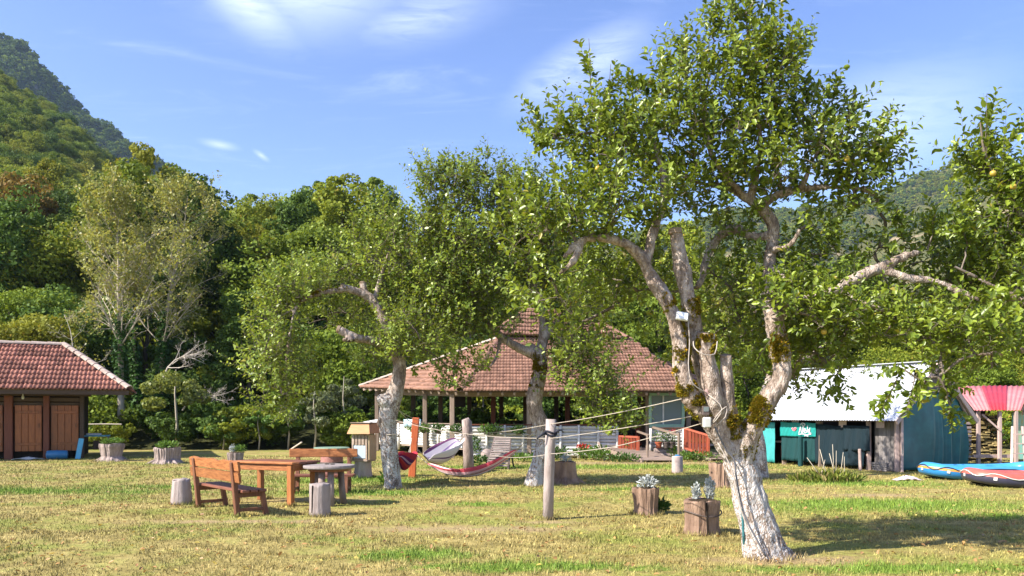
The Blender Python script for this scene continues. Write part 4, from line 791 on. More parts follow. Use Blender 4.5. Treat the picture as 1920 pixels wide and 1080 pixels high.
# ---------------------------------------------------------------- hut with the varnished doors (left edge)
def hut():
    y0 = 30.2; t = thing('hut', 'low hut with weathered red tile roof and three brown doors at the left edge', 'hut', (-19, y0 + 1.5, 0))
    ez = 2.5; fe, be = y0 - 1.1, y0 + 4.9; er = (243 - 960) / F * fe; xr = er - 1.63; xl = er - 9.5; rx_, ry, rz = er - 2.43, fe + 3.0, 4.26; first = set(o.name for o in C.objects); first.discard(t.name)
    E = [V3(xl - 1, fe, ez), V3(er, fe, ez), V3(er - .1, be, ez), V3(xl - 1, be, ez)]; A, B = V3(xl - 1, ry, rz), V3(rx_, ry, rz)
    faces = [(E[0], E[1], B, A), (E[1], E[2], B, B), (E[2], E[3], A, B)]
    roof_deck(t, faces, m_beam, 'roof'); tiled_roof(t, faces, .27, .36, m_tile_h, 300, 4)
    ridge_caps(t, A + V3(0, 0, .03), B + V3(0, 0, .03), m_mortar, .14, .55); ridge_caps(t, E[1] + V3(0, 0, .05), B + V3(0, 0, .06), m_mortar, .13, .42); ridge_caps(t, E[2], B, m_mortar, .13)
    MB().box(((xl + xr) / 2, fe + .04, ez - .09), (xr - xl + 3.2, .05, .16)).build('fascia', m_beam, t, True)
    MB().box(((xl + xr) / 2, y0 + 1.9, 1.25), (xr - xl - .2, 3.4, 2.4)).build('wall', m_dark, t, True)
    px2x = lambda px: xr + (px - 156.5) / 57
    for a, b in ((17, 32), (86, 97), (-62, -50)): MB().box((px2x((a + b) / 2), y0 - .02, 1.2), (px2x(b) - px2x(a), .2, 2.5), bev=.02).build('post', m_redpost, t, True)
    MB().box((px2x(156.5), y0 - .02, 1.2), (.14, .16, 2.55), bev=.02).build('post', m_beam, t, True)
    MB().box(((xl + xr) / 2, y0 - .02, 2.36), (xr - xl + .6, .22, .16), bev=.02).build('beam', m_beam, t, True)
    for a, b in ((34.5, 83), (99, 150), (-46, 14)):
        x0, x1 = px2x(a), px2x(b); n = 4; d = None; mb = MB()
        mb.box(((x0 + x1) / 2, y0 + .06, 1.12), (x1 - x0, .04, 1.62)); d = mb.build('door', m_door, t, True)
        for k in range(n): MB().box((x0 + (k + .5) * (x1 - x0) / n, y0 + .025, 1.12), ((x1 - x0) / n - .012, .035, 1.66), bev=.008).build('plank', m_door, d, True)
        for z in (.55, 1.7): MB().box(((x0 + x1) / 2, y0 - .003, z), (x1 - x0 - .06, .024, .1), bev=.008).build('batten', m_door, d, True)
        MB().tube([(x1 - .08, y0 - .02, 1.15), (x1 - .08, y0 - .07, 1.16), (x1 - .08, y0 - .07, 1.28), (x1 - .08, y0 - .02, 1.29)], .012, 6).build('handle', m_beam, d, True)
    for k, z in enumerate((1.98, 2.16)): MB().box(((xl + xr) / 2, y0 + .1, z), (xr - xl - .1, .05, .15), bev=.01).build('wall_board', m_beam, t, True)
    MB().tube([(px2x(51), y0 - .2, 2.35), (px2x(51), y0 - .2, 2.22), (px2x(51), y0 - .2, 2.16)], [.015, .05, .03], 8).build('lamp', m_white, t, True)
    # clutter under and beside the hut
    q = thing('barrel', 'blue plastic barrel lying under the hut floor', 'barrel', (px2x(112), y0 - .2, 0)); x = px2x(112)
    mb = MB(); mb.tube([(x - .34, y0 - .2, .16), (x - .3, y0 - .2, .16), (x - .05, y0 - .2, .16), (x, y0 - .2, .16), (x + .05, y0 - .2, .16), (x + .3, y0 - .2, .16), (x + .34, y0 - .2, .16)], [.13, .155, .16, .17, .16, .155, .13], 16); mb.build('body', m_blue, q, True, sm=True)
    MB().tube([(x - .36, y0 - .2, .16), (x - .335, y0 - .2, .16)], .06, 10).build('bung', m_blue, q, True)
    x = px2x(60); q = MB(); q.sheet([[(x - .5 + .1 * i, y0 - .35 + .07 * j, .012 + .10 * max(0, math.sin(i * .9 + j) * .5 + .5) * (1 - abs(i - 5) / 6)) for j in range(6)] for i in range(11)], .01)
    tag(q.build('tarpaulin', m_white, sm=True), 'crumpled pale tarpaulin lying under the middle door of the hut', 'tarpaulin')
    m_cyan = simple('blue_board', (.12, .42, .58), (.08, .3, .45), 5, .5, .4, .1); x = px2x(150)
    q = MB(); q.bar((x + .02, y0 - .5, .0), (x + .12, y0 - .3, .74), .17, .03, up=(0, 1, 0), bev=.006); tag(q.build('board', m_cyan), 'bright blue board leaning on the corner of the hut', 'board')
    tb = thing('wash_table', 'low table with blue top behind the corner of the hut', 'table', (px2x(176), y0 + 1.2, 0)); x, y = px2x(176), y0 + 1.2
    MB().box((x, y, .8), (1.0, .6, .05), bev=.01).build('table_top', m_cyan, tb, True)
    MB().box((x - .05, y, .86), (.5, .4, .07), bev=.02, taper=.9).build('basin', m_white, tb, True)
    for i in (-1, 1):
        for j in (-1, 1): MB().box((x + i * .44, y + j * .24, .39), (.06, .06, .78)).build('leg', m_post, tb, True)
    MB().box((x + .2, y - .31, .45), (.5, .03, .35)).build('board', m_beam, tb, True)
    Rm = Matrix.Rotation(R(23), 4, 'Z'); pv = Vector((er, fe, 0))          # the hut stands turned to the lawn
    for o in [o for o in C.objects if o.name not in first and o.parent is None]: o.location = pv + Rm @ (o.location - pv); o.rotation_euler.z += R(23)
hut()
# ---------------------------------------------------------------- pavilion
def pavilion():
    t = thing('pavilion', 'open timber pavilion with brown tile roof and white log parapet behind the hammocks', 'pavilion', (1.5, 31, 0))
    # eave corners
    e0, e1, e2 = V3(-6.9, 36.4, 2.86), V3(-1.85, 28.6, 2.45), V3(6.75, 28.6, 2.45); e3, e4 = V3(9.0, 34.0, 2.6), V3(2.0, 38.6, 2.7)
    A, B, A2 = V3(-.55, 33.2, 4.72), V3(5.0, 33.2, 4.48), V3(.1, 34.5, 4.75)
    faces = [(e1, e2, B, A), (e0, e1, A, A), (e2, e3, B, B), (e3, e4, A2, B), (e4, e0, A, A2)]
    roof_deck(t, faces, m_beam, 'roof'); tiled_roof(t, faces[:3], .24, .30, m_tile_p, 300, 8, .55, .085)
    for a, b in ((e1, A), (e0, A), (A, B), (e2, B)): ridge_caps(t, np.asarray(a) + V3(0, 0, .04), np.asarray(b) + V3(0, 0, .06), m_tile_p if a is not e0 else m_mortar, .12, .4)
    # upper lantern roof
    l0, l1, l2, l3 = V3(-.75, 33.0, 4.95), V3(4.75, 33.0, 4.75), V3(4.6, 36.0, 4.9), V3(-.6, 36.0, 5.0); C0, C1 = V3(.55, 34.5, 6.1), V3(3.2, 34.5, 5.9)
    lf = [(l0, l1, C1, C0), (l3, l0, C0, C0), (l1, l2, C1, C1)]
    roof_deck(t, lf + [(l2, l3, C0, C1)], m_beam, 'upper_roof'); tiled_roof(t, lf, .24, .30, m_tile_p, 0, 9, .55, .085)
    for a, b in ((l0, C0), (l1, C1), (C0, C1)): ridge_caps(t, a + V3(0, 0, .03), b + V3(0, 0, .05), m_tile_p, .11, .4)
    MB().box((2.0, 34.4, 4.6), (4.4, 2.0, .9)).build('clerestory_wall', m_beam, t, True)
    # eave beams and rafter ends
    w0, w1, w2 = V3(-6.1, 36.2, 0), V3(-1.65, 29.6, 0), V3(6.3, 29.6, 0); w3 = V3(8.6, 34.0, 0)
    wt = lambda p, z: V3(p[0], p[1], z)
    for a, za, b, zb in ((w0, 2.62, w1, 2.38), (w1, 2.38, w2, 2.38), (w2, 2.38, w3, 2.4)): mb = MB(); mb.bar(wt(a, za), wt(b, zb), .16, .2, bev=.01); mb.build('eave_beam', m_post, t, True)
    for a, b, n, ap in ((e0, e1, 14, A), (e1, e2, 20, None)):
        for i in range(n):
            p = a + (b - a) * ((i + .5) / n); q = ap if ap is not None else V3(p[0], A[1], A[2]); d = unit(q - p); MB().bar(p + d * .02 - V3(0, 0, .11), p + d * .9 - V3(0, 0, .11), .09, .1).build('rafter', m_post, t, True)
    # posts
    def post(px, D, z1, wd=.17, m=m_post):
        x = (px - 960) / F * D; mb = MB(); mb.box((x, D, z1 / 2), (wd, wd, z1), bev=.015); return mb.build('post', m, t, True)
    for px, D, z in ((707, 35.7, 2.62), (797, 32.0, 2.42), (848, 29.6, 2.36), (992, 29.6, 2.36), (1215, 29.6, 2.36), (1290, 29.8, 2.36)): post(px, D, z)
    for px, D, z in ((826, 36.5, 2.7), (925, 34, 2.8), (940, 37, 2.8), (985, 35, 2.8), (1043, 36, 2.6), (1064, 33.5, 2.6), (1120, 36.5, 2.6), (1180, 33, 2.6), (775, 37, 2.7), (880, 37, 2.7)): post(px, D, z, .2, m_redpost if px in (925, 1064) else m_beam)
    # floor, far parapet
    fl = [w0, w1, w2, w3, V3(2.0, 38.0, 0)]; mb = MB(); mb.add([wt(p, .38) for p in fl] + [wt(p, .30) for p in fl], [(0, 1, 2, 3, 4), (9, 8, 7, 6, 5)] + [(i, 5 + i, 5 + (i + 1) % 5, (i + 1) % 5) for i in range(5)]); mb.build('floor', m_plank, t, True)
    for a, b in ((w0, V3(2.0, 38.0, 0)), (V3(2.0, 38.0, 0), w3)): mb = MB(); mb.bar(wt(a, 1.0), wt(b, 1.0), .06, .7); mb.build('back_rail', m_beam, t, True)
    # log parapet: nine courses between white stakes
    r = random.Random(5)
    lg = MB(); lg.tube([(-.5, 0, 0), (-.2, .006, .004), (.15, -.005, .003), (.5, 0, 0)], [.5, .47, .46, .5], 9, jit=.03)
    log_me = [lg.mesh('log', sm=True)]
    for s in (2, 3):
        lg = MB(); lg.tube([(-.5, 0, 0), (-.25, .01 * s - .02, .006), (.1, -.012, -.006), (.5, .004, 0)], [.5, .5, .45, .47], 9, jit=.04, seed=s); log_me.append(lg.mesh('log', sm=True))
    off = np.array(root_loc(t))
    def parapet(a, b, z0, z1, stakes, n=8):
        d = b - a; L = np.linalg.norm(d); d = d / L; nrm = V3(d[1], -d[0], 0) * .06; fs = [0] + stakes + [1]; h = (z1 - z0) / n
        for i in range(n):
            for k in range(len(fs) - 1):
                c = a + d * L * (fs[k] + fs[k + 1]) / 2 + V3(0, 0, z0 + h * (i + .5)); ll = L * (fs[k + 1] - fs[k]) - .012
                o = link('log', r.choice(log_me), m_log, t, c - off + nrm * r.uniform(-.3, .3), (r.uniform(-3, 3), r.uniform(-.012, .012), math.atan2(d[1], d[0]) + r.uniform(-.008, .008))); o.scale = (ll, h * 1.1, h * 1.06)
        for f in stakes + [.004, .996]:
            c = a + d * L * f + nrm * 1.6; mb = MB(); mb.tube([(c[0], c[1], z0 - .2), (c[0] + .005, c[1], (z0 + z1) / 2), (c[0], c[1], z1 + .03)], [.055, .05, .05], 8, jit=.05); mb.build('stake', m_log, t, True, sm=True)
        mb = MB(); mb.bar(a + V3(0, 0, z1 + .04) , b + V3(0, 0, z1 + .04), .22, .04, bev=.01); mb.build('parapet_cap', m_redpost if a[1] < 30 else m_post, t, True)
    parapet(w0, w1, .34, 1.22, [.15, .3, .46, .6, .74, .87])
    xw = (1158 - 960) / F * 29.6; parapet(w1, V3(xw, 29.6, 0), .06, 1.2, [.13, .25, .37, .50, .62, .74, .87], 9)
    # mint-green glazed booth at the right end
    x0, x1, yb = (1219 - 960) / F * 29.3, (1281 - 960) / F * 29.3, 29.3
    parapet(V3(x0, yb, 0), V3(x1, yb, 0), .28, 1.08, [], 7)
    bt = MB(); bt.box(((x0 + x1) / 2, yb + .01, 1.17), (x1 - x0 + .06, .1, .18), bev=.01); bt.box(((x0 + x1) / 2, yb + .01, 2.36), (x1 - x0 + .06, .1, .1), bev=.01)
    for x in (x0, x1): bt.box((x, yb + .01, 1.78), (.1, .1, 1.06), bev=.01)
    wf = bt.build('window', m_greenframe, t, True)
    MB().box(((x0 + x1) / 2 - .12, yb + .02, 1.78), (.05, .05, 1.05)).build('mullion', m_white, wf, True)
    MB().box(((x0 + x1) / 2, yb + .04, 1.78), (x1 - x0 - .1, .012, 1.05)).build('pane', m_glass, wf, True)
    cu = MB(); cu.sheet([[(x0 + .55 + .62 * i / 24, yb + .17 + .025 * math.sin(i * 1.3), 1.3 + 1.0 * j) for j in range(2)] for i in range(25)]); cu.build('curtain', m_white, wf, True, sm=True)
    MB().box(((x0 + x1) / 2, yb + 1.6, 1.35), (x1 - x0, 2.8, 2.0)).build('booth_wall', m_beam, t, True)
    # ramps
    def ramp_(pxa, pxb, pya, D1, D2, n):
        xa, xb = (pxa - 960) / F * D2, (pxb - 960) / F * D2; rp = None
        st = MB()
        for q in (0, 1): x = (xa, xb)[q]; st.bar((x, D1, .30), (x + .9, D2, .02), .07, .14)
        rp = st.build('ramp', m_plank, t, True)
        for i in range(n):
            f = (i + .5) / n; MB().bar((xa + .9 * f - .03, D1 + (D2 - D1) * f, .40 - .33 * f), (xb + .9 * f + .03, D1 + (D2 - D1) * f, .40 - .33 * f), (D1 - D2) / n - .015, .03, bev=.004).build('plank', m_plank, rp, True)
        return rp
    ramp_(1155, 1222, 0, 29.5, 26.9, 12); ramp_(1285, 1330, 0, 29.6, 27.6, 9)
    # red panels and handrails by the ramps
    def panel(pa, pb, D, z0, z1, z2, z3, nm):
        xa, xb = (pa - 960) / F * D, (pb - 960) / F * D; fr = MB()
        fr.bar((xa, D, z1), (xb, D - .5, z3), .06, .07); fr.bar((xa, D, z0), (xb, D - .5, z2), .06, .07); fr.bar((xa, D, z0 - .05), (xa, D, z1 + .03), .07, .07); fr.bar((xb, D - .5, z2 - .1), (xb, D - .5, z3 + .03), .07, .07)
        g_ = fr.build('gate', m_redgate, t, True); n = 7
        for i in range(n):
            f = (i + .5) / n; x = xa + (xb - xa) * f; y = D - .5 * f; MB().bar((x, y, z0 + (z2 - z0) * f + .02), (x, y, z1 + (z3 - z1) * f - .02), (xb - xa) / n - .014, .025, up=(0, 1, 0)).build('board', m_redgate, g_, True)
    panel(1161, 1193, 29.3, .33, .82, .18, .80, 'a'); panel(1284, 1322, 28.6, .42, 1.12, .12, .88, 'b'); panel(1193, 1217, 31.5, .45, 1.35, .45, 1.35, 'c')
    hr = MB(); D = 27.4; xa = (1214 - 960) / F * D; hr.tube([(xa, D, 0), (xa, D, .92)], .035, 8); hr.bar(((1195 - 960) / F * 29.3, 29.3, 1.0), (xa + .04, D, .9), .07, .06); hr.build('handrail', m_post, t, True)
    hr = MB(); D = 27.0; xb = (1273 - 960) / F * D; hr.tube([(xb, D, 0), (xb, D, 1.0)], .05, 8); hr.bar(((1225 - 960) / F * 29.1, 29.1, 1.15), (xb, D, .92), .08, .07); hr.build('handrail', m_post, t, True)
    # furniture seen over the parapet
    for k, (px, D) in enumerate(((905, 34.5), (1010, 35.5), (1095, 34.0), (790, 36))):
        x = (px - 960) / F * D; q = thing('dining_table', ['red-topped dining table inside the pavilion behind the weathered post', 'dark dining table inside the pavilion behind the middle apple tree', 'dark dining table inside the pavilion near its right ramp', 'dark dining table inside the pavilion at its left end'][k], 'table', (x, D, .38), 0, 'tables inside the pavilion')
        MB().box((0, 0, .74), (2.2, .9, .05), bev=.01).build('table_top', m_redgate if k == 0 else m_beam, q)
        for i in (-1, 1): MB().box((i * .9, 0, .36), (.1, .6, .72)).build('leg', m_beam, q)
    x = (861 - 960) / F * 31.5; mb = MB(); mb.box((x, 31.5, 2.12), (.5, .12, .42), bev=.02); mb.tube([(x, 31.5, 2.32), (x, 31.5, 2.5)], .02, 6); tag(mb.build('hanging_box', m_dark), 'dark flat box hanging under the pavilion eaves beside the pale corner post', 'box')
    return t
pavilion()
# ---------------------------------------------------------------- furniture on the lawn
m_varn = wood('varnished_plank', (.50, .20, .075), (.19, .062, .022), (1.5, 9, 9), .5, .35, 4.0)
m_varn_d = wood('dark_varnished_plank', (.22, .085, .055), (.12, .045, .03), (1.2, 12, 12), .45, .4)
m_leg = wood('bench_leg', (.24, .10, .055), (.12, .05, .03), (12, 12, 1.2), .55, .35)
m_tleg = wood('table_leg', (.44, .17, .055), (.25, .09, .03), (12, 12, 1.2), .5, .4)
m_stone = simple('stone_slab', (.36, .31, .31), (.23, .20, .19), 14, .8, .2, .4, .008)
m_greytrunk = simple('grey_log', (.42, .36, .35), (.24, .19, .175), 7, .9, .1, .6, .02, (1, 1, .25), .15)
m_stump = simple('old_stump', (.40, .27, .20), (.13, .08, .058), 6, .95, .1, .9, .03, (1, 1, .22), .2)
m_stump_g = simple('grey_stump', (.42, .34, .32), (.16, .12, .105), 7, .95, .1, .9, .03, (1, 1, .3), .2)
m_soil = simple('soil', (.07, .05, .035), (.04, .03, .02), 14, .95, .05, .6, .02, rnd=0)
m_silver = leafmat('leaf_silver', (.58, .60, .61), (.36, .40, .41), trans=.15, rough=.7, spec=.1, clump=3)
m_herb = leafmat('leaf_herb', (.14, .25, .04), (.06, .12, .02), trans=.3, clump=3)
m_herb_d = leafmat('leaf_herb_dark', (.07, .14, .025), (.03, .07, .012), trans=.3, clump=3)
m_red_fl = leafmat('petal_red', (.55, .04, .03), (.4, .02, .02), trans=.3, clump=3)
m_iron = simple('rusty_iron', (.12, .09, .08), (.06, .045, .04), 10, .7, .4, .3, .004, rnd=0)
def tuft(parent, name, c, rx, h, n, ls, mat, up=.5, off=None, slim=.5):
    """a loose tuft of leaves in world coordinates"""
    c = np.asarray(c, float); q = rand_dir(n) * (rng.random(n) ** .5)[:, None]; p = c + q * V3(rx, rx, h / 2) + V3(0, 0, h / 2)
    d = unit(q * V3(1, 1, .4) + V3(0, 0, up) + rng.normal(size=(n, 3)) * .4); ln = ls * rng.uniform(.6, 1.3, n)
    V, Fq = leaves(p, d, unit(V3(0, 0, 1) + rng.normal(size=(n, 3)) * .6), ln, ln * slim, True); o = np.array(root_loc(parent)) if parent is not None else 0
    return link(name, np_mesh(name, V - o, Fq), mat, parent, kind='stuff' if parent is not None else None)
def bench(name, label, loc, rz, L, seat_h, back_h, mats, two_back=True, depth=.42):
    """local: x along the bench, +y towards the sitter's front"""
    t = thing(name, label, 'bench', loc, rz); mb_, ms, ml = mats
    for i in (-1, 1):
        x = i * (L / 2 - .14)
        q = MB(); q.bar((x, -.02, 0), (x, -.10, back_h), .085, .075, up=(0, 1, 0), bev=.008); q.build('back_leg', ml, t)
        q = MB(); q.bar((x, depth + .03, 0), (x, depth - .04, seat_h - .02), .08, .075, up=(0, 1, 0), bev=.008); q.build('leg', ml, t)
        q = MB(); q.bar((x, -.02, .1), (x, depth + .02, .1), .05, .05, bev=.005); q.build('stretcher', ml, t); q = MB(); q.bar((x, -.05, seat_h - .06), (x, depth, seat_h - .06), .06, .08, bev=.005); q.build('seat_bearer', ml, t)
    for k in range(3): q = MB(); q.box((0, .06 + k * depth / 3, seat_h), (L, depth / 3 - .022, .045), bev=.008); q.build('seat_plank', ms, t)
    if two_back:
        for k, (z, h) in enumerate(((back_h - .235, .155), (back_h - .06, .15))):
            q = MB(); n = 14; r = random.Random(k); top = [h / 2 + (r.uniform(-.012, .02) if k else 0) for _ in range(n + 1)]; M = Matrix.Rotation(R(8), 3, 'X')
            vs = []
            for i in range(n + 1):
                x = -L / 2 - .08 + (L + .16) * i / n
                for y, zz in ((-.02, -h / 2), (.02, -h / 2), (.02, top[i]), (-.02, top[i])): v = M @ Vector((0, y, zz)); vs.append((x, v.y - .028 - .06 * z / back_h, v.z + z))
            fs = [(4 * i + a, 4 * i + (a + 1) % 4, 4 * i + 4 + (a + 1) % 4, 4 * i + 4 + a) for i in range(n) for a in range(4)] + [(3, 2, 1, 0), (4 * n, 4 * n + 1, 4 * n + 2, 4 * n + 3)]
            q.add(vs, [f[::-1] for f in fs]); q.build('back_plank', mb_, t)
    else: q = MB(); q.box((0, -.06, back_h - .09), (L + .06, .045, .17), bev=.01); q.build('back_plank', mb_, t)
    return t
p1, p2 = G(374, 951), G(449, 969); ax = unit(p2 - p1); c = (p1 + p2) / 2
bench('bench', 'orange-brown wooden bench seen from behind, at the left of the picnic table', (c[0], c[1], 0), math.atan2(ax[1], ax[0]), float(np.linalg.norm(p2 - p1)) + .22, .40, .86, (m_varn, m_varn_d, m_leg))
bench('bench', 'dark-seated wooden bench with one orange back plank, behind the round stone table', (-3.92, 16.6, 0), math.pi + .06, 1.34, .36, .90, (m_varn, m_varn_d, m_leg), False, .4)
def table():
    N, ang = G(545, 949), math.atan2(-.4, .92); t = thing('picnic_table', 'rectangular orange-brown wooden picnic table beside the bench', 'table', (0, 0, 0), ang); L, W = 1.42, .80
    u = V3(math.cos(ang), math.sin(ang), 0); v = V3(-u[1], u[0], 0); c = N - u * (L / 2 - .1) + v * (W / 2 - .08); t.location = (c[0], c[1], 0)
    for k in range(4): q = MB(); q.box((0, -W / 2 + (k + .5) * W / 4, .75), (L, W / 4 - .008, .04), bev=.006); q.build('top_plank', m_varn_d if k else m_varn, t)
    for i in (-1, 1):
        for j in (-1, 1): q = MB(); q.box((i * (L / 2 - .1), j * (W / 2 - .08), .365), (.1, .1, .73), bev=.008); q.build('leg', m_tleg, t)
        q = MB(); q.box((0, i * (W / 2 - .06), .67), (L - .1, .035, .11), bev=.005); q.build('apron', m_varn, t); q = MB(); q.box((i * (L / 2 - .06), 0, .67), (.035, W - .16, .11), bev=.005); q.build('apron', m_varn, t)
table()
def round_table():
    c = V3((617 - 960) / F * 14.25, 14.25, 0); t = thing('round_table', 'round grey stone-topped table on three log legs beside the picnic table', 'table', c)
    q = MB(); q.lathe((0, 0, 0), [(.3, .645), (.44, .65), (.455, .665), (.455, .69), (.445, .71), (.2, .714)], 40, .006); q.build('table_top', m_stone, t, sm=False)
    q = MB(); q.lathe((0, 0, 0), [(.2, .60), (.36, .605), (.37, .64), (.3, .65)], 28); q.build('under_disc', m_varn_d, t)
    for a in (-70, 35, 160, 250): x, y = .22 * math.cos(R(a)), .22 * math.sin(R(a)); q = MB(); q.tube([(x * 1.25, y * 1.25, -.02), (x * 1.1, y * 1.1, .3), (x, y, .62)], [.065, .058, .055], 10, jit=.05, seed=int(a) + 99); q.build('leg', m_stump_g, t, sm=True)
    for k, (x, y) in enumerate(((-.06, .1), (.05, .06))): q = MB(); q.lathe((0, 0, 0), [(.035, .714), (.045, .72), (.04, .726)], 10); o = q.build('ashtray', m_dark); tag(o, ['small dark dish on the round stone table, the left one', 'small dark dish on the round stone table, the right one'][k], 'dish'); o.location = (c[0] + x, c[1] + y, 0)
round_table()
def bark_log(prof, seed, ridge=.05, n=72, rows=16):
    """weathered log: interpolated profile, vertical ridges and dents, ragged rim"""
    pr = np.array(prof); t_ = np.linspace(0, 1, rows); L_ = np.concatenate([[0], np.cumsum(np.hypot(np.diff(pr[:, 0]), np.diff(pr[:, 1])))]); L_ /= L_[-1]; r_ = np.interp(t_, L_, pr[:, 0]); z_ = np.interp(t_, L_, pr[:, 1])
    a = np.arange(n) * 2 * math.pi / n; A, Zg = np.meshgrid(a, z_); Rg = np.repeat(r_[:, None], n, 1); q = np.stack([np.cos(A), np.sin(A), Zg * .9], -1)
    d = -np.abs(vnoise(q * np.array([5, 5, 1.2]), seed)) * 1.2 + .5 * vnoise(q * np.array([11, 11, 2.5]), seed + 1) + .9 * vnoise(q * 1.6, seed + 2); Rg = Rg * (1 + ridge * d); zz = Zg.copy(); zz[-1] += .035 * vnoise(q[-1] * 4, seed + 3); zz[-2] += .02 * vnoise(q[-1] * 4, seed + 3)
    mb = MB(); V = np.stack([Rg * np.cos(A), Rg * np.sin(A), zz], -1).reshape(-1, 3); fs = [(i * n + k, i * n + (k + 1) % n, (i + 1) * n + (k + 1) % n, (i + 1) * n + k) for i in range(rows - 1) for k in range(n)]
    return mb.add(V, fs + [tuple((rows - 1) * n + k for k in range(n))])
def log_seat(name, label, cat, px, py, r0, r1, h, mat, n=28, seed=1, split=True):
    g0 = G(px, py); t = thing(name, label, cat, g0)
    bark_log([(r0 * .95, -.03), (r0, .02), (r0 * .97, h * .3), ((r0 + r1) / 2, h * .6), (r1, h)], seed, .03).build('log', mat, t, sm=True)
    q = MB(); q.lathe((0, 0, 0), [(r1 * .93, h + .001), (r1 * .9, h + .008), (.02, h + .012)], n, .035, seed); q.build('cut_face', m_greytrunk, t)
    if split: q = MB(); q.bar((-r1 * .55, -r1 * .80, .06), (-r1 * .5, -r1 * .86, h - .01), .02, .03, up=(0, 1, 0)); q.build('crack', m_dark, t)
    return t
log_seat('log_stool', 'upright grey log stool at the left end of the bench', 'stool', 340, 945, .185, .15, .44, m_greytrunk, seed=3, split=False)
log_seat('log_stool', 'upright grey log stool with a dark split in front of the round table', 'stool', 600, 967, .172, .165, .50, m_greytrunk, seed=4)
# round green table on a drum behind the second bench
c = G(622, 897); t = thing('round_table', 'round pale green table on a reddish drum behind the far bench', 'table', c)
q = MB(); q.lathe((0, 0, 0), [(.38, .74), (.44, .745), (.45, .77), (.43, .785)], 36); q.build('table_top', simple('green_top', (.22, .32, .24), (.15, .23, .17), 8, .5, .4, .1), t)
q = MB(); q.lathe((0, 0, 0), [(.24, -.02), (.27, .05), (.28, .35), (.27, .66), (.25, .74)], 24, .01); q.build('drum', simple('pink_drum', (.42, .20, .18), (.28, .11, .10), 12, .7, .3, .2), t, sm=True)
q = MB()
for z in (.1, .38, .64): q.lathe((0, 0, 0), [(.282, z), (.292, z + .01), (.292, z + .03), (.282, z + .04)], 24)
q.build('hoops', m_iron, t)
# wooden cabinet on a stump
def cabinet():
    c = G(681, 895); D = c[1]; t = thing('cabinet', 'small roofed wooden cabinet with glass front standing on a tree stump', 'cabinet', (c[0], D, 0), R(-20)); z = .40
    bark_log([(.26, -.02), (.24, .06), (.215, .2), (.21, .42)], 5, .05).build('stump', m_greytrunk, t, sm=True)
    s = MB(); s.box((0, -.02, .44), (.52, .44, .05), bev=.01); s.build('base_board', m_plank, t)
    s = MB(); s.box((.02, .02, .78), (.50, .36, .64)); s.build('case', simple('cabinet_board', (.46, .36, .24), (.36, .27, .18), 6, .8, .1, .2), t)
    for i in range(5): s = MB(); s.box((-.19 + i * .095, -.175, .96), (.07, .02, .24), bev=.004); s.build('slat', m_plank, t)
    s = MB(); s.box((0, -.172, .66), (.34, .015, .32)); s.build('pane', simple('cabinet_glass', (.42, .50, .62), (.34, .42, .54), 3, .12, .6, 0, rnd=0), t)
    for x in (-.2, .2): s = MB(); s.box((x, -.175, .68), (.045, .03, .40), bev=.004); s.build('frame', m_plank, t)
    s = MB(); s.add([(-.3, -.30, 1.12), (.36, -.30, 1.12), (.36, .28, 1.14), (-.3, .28, 1.14), (-.22, -.22, 1.36), (.30, -.22, 1.36), (.30, .16, 1.40), (-.22, .16, 1.40)], [(0, 3, 2, 1), (4, 5, 6, 7), (0, 1, 5, 4), (1, 2, 6, 5), (2, 3, 7, 6), (3, 0, 4, 7)]); s.build('roof', wood('cabinet_roof', (.50, .26, .11), (.36, .17, .07), (1, 8, 8)), t)
    s = MB(); s.box((.04, -.03, 1.4), (.56, .42, .02), rz=.02); s.build('cap', m_plank, t)
cabinet()
# ---------------------------------------------------------------- stump planters
def planter(label, px, py, r0, r1, h, mat, seed, plants, band=False, flare=.0, cat='planter', roots=0):
    g0 = G(px, py); t = thing('stump_planter', label, cat, g0); x, y = g0[0], g0[1]
    q = MB(); prof = [(r0 * (1.12 + flare), -.03), (r0 * (1 + flare * .5), .05), (r0 * .95, h * .25), ((r0 + r1) / 2 * .95, h * .55), (r1, h * .85), (r1, h)]
    bark_log(prof, seed, .085 if mat is m_stump else .13).build('stump', mat, t, sm=False)
    q = MB(); q.lathe((0, 0, 0), [(r1 * .80, h + .002), (r1 * .5, h + .018), (.02, h + .024)], 20, .05, seed); q.build('soil', m_soil, t)
    for k in range(roots):
        a = k * 6.28 / roots + seed; q = MB(); q.tube([(r0 * .7 * math.cos(a), r0 * .7 * math.sin(a), .14), (r0 * 1.2 * math.cos(a), r0 * 1.2 * math.sin(a), .05), (r0 * 1.7 * math.cos(a), r0 * 1.7 * math.sin(a), -.02)], [.07, .05, .02], 7, jit=.1); q.build('root', mat, t, sm=True)
    if band:
        for z in (h * .62,): q = MB(); n = 40; q.tube([((r0 + r1) / 2 * 1.05 * math.cos(a), (r0 + r1) / 2 * 1.05 * math.sin(a), z + .03 * math.sin(a * 2 + 1)) for a in np.linspace(0, 6.28, n)], .009, 6, cap=False); q.build('wire', m_iron, t, sm=True)
        q = MB(); q.bar((.015, -r0 * 1.0, .02), (-.005, -r1 * 1.02, h - .01), .018, .04, up=(0, 1, 0)); q.build('crack', m_dark, t)
    for (dx, dy, rx, hh, n, ls, m, up) in plants: tuft(t, 'plant', (x + dx, y + dy, h - .05), rx, hh, n, ls, m, up, slim=.4)
    return t
planter('brown stump planter bound with wire, holding two silver plants beside the large tree', 1317, 1000, .24, .24, .45, m_stump, 7, [(-.09, -.03, .05, .27, 260, .05, m_silver, 1.8), (.10, 0, .065, .34, 340, .05, m_silver, 1.8)], True)
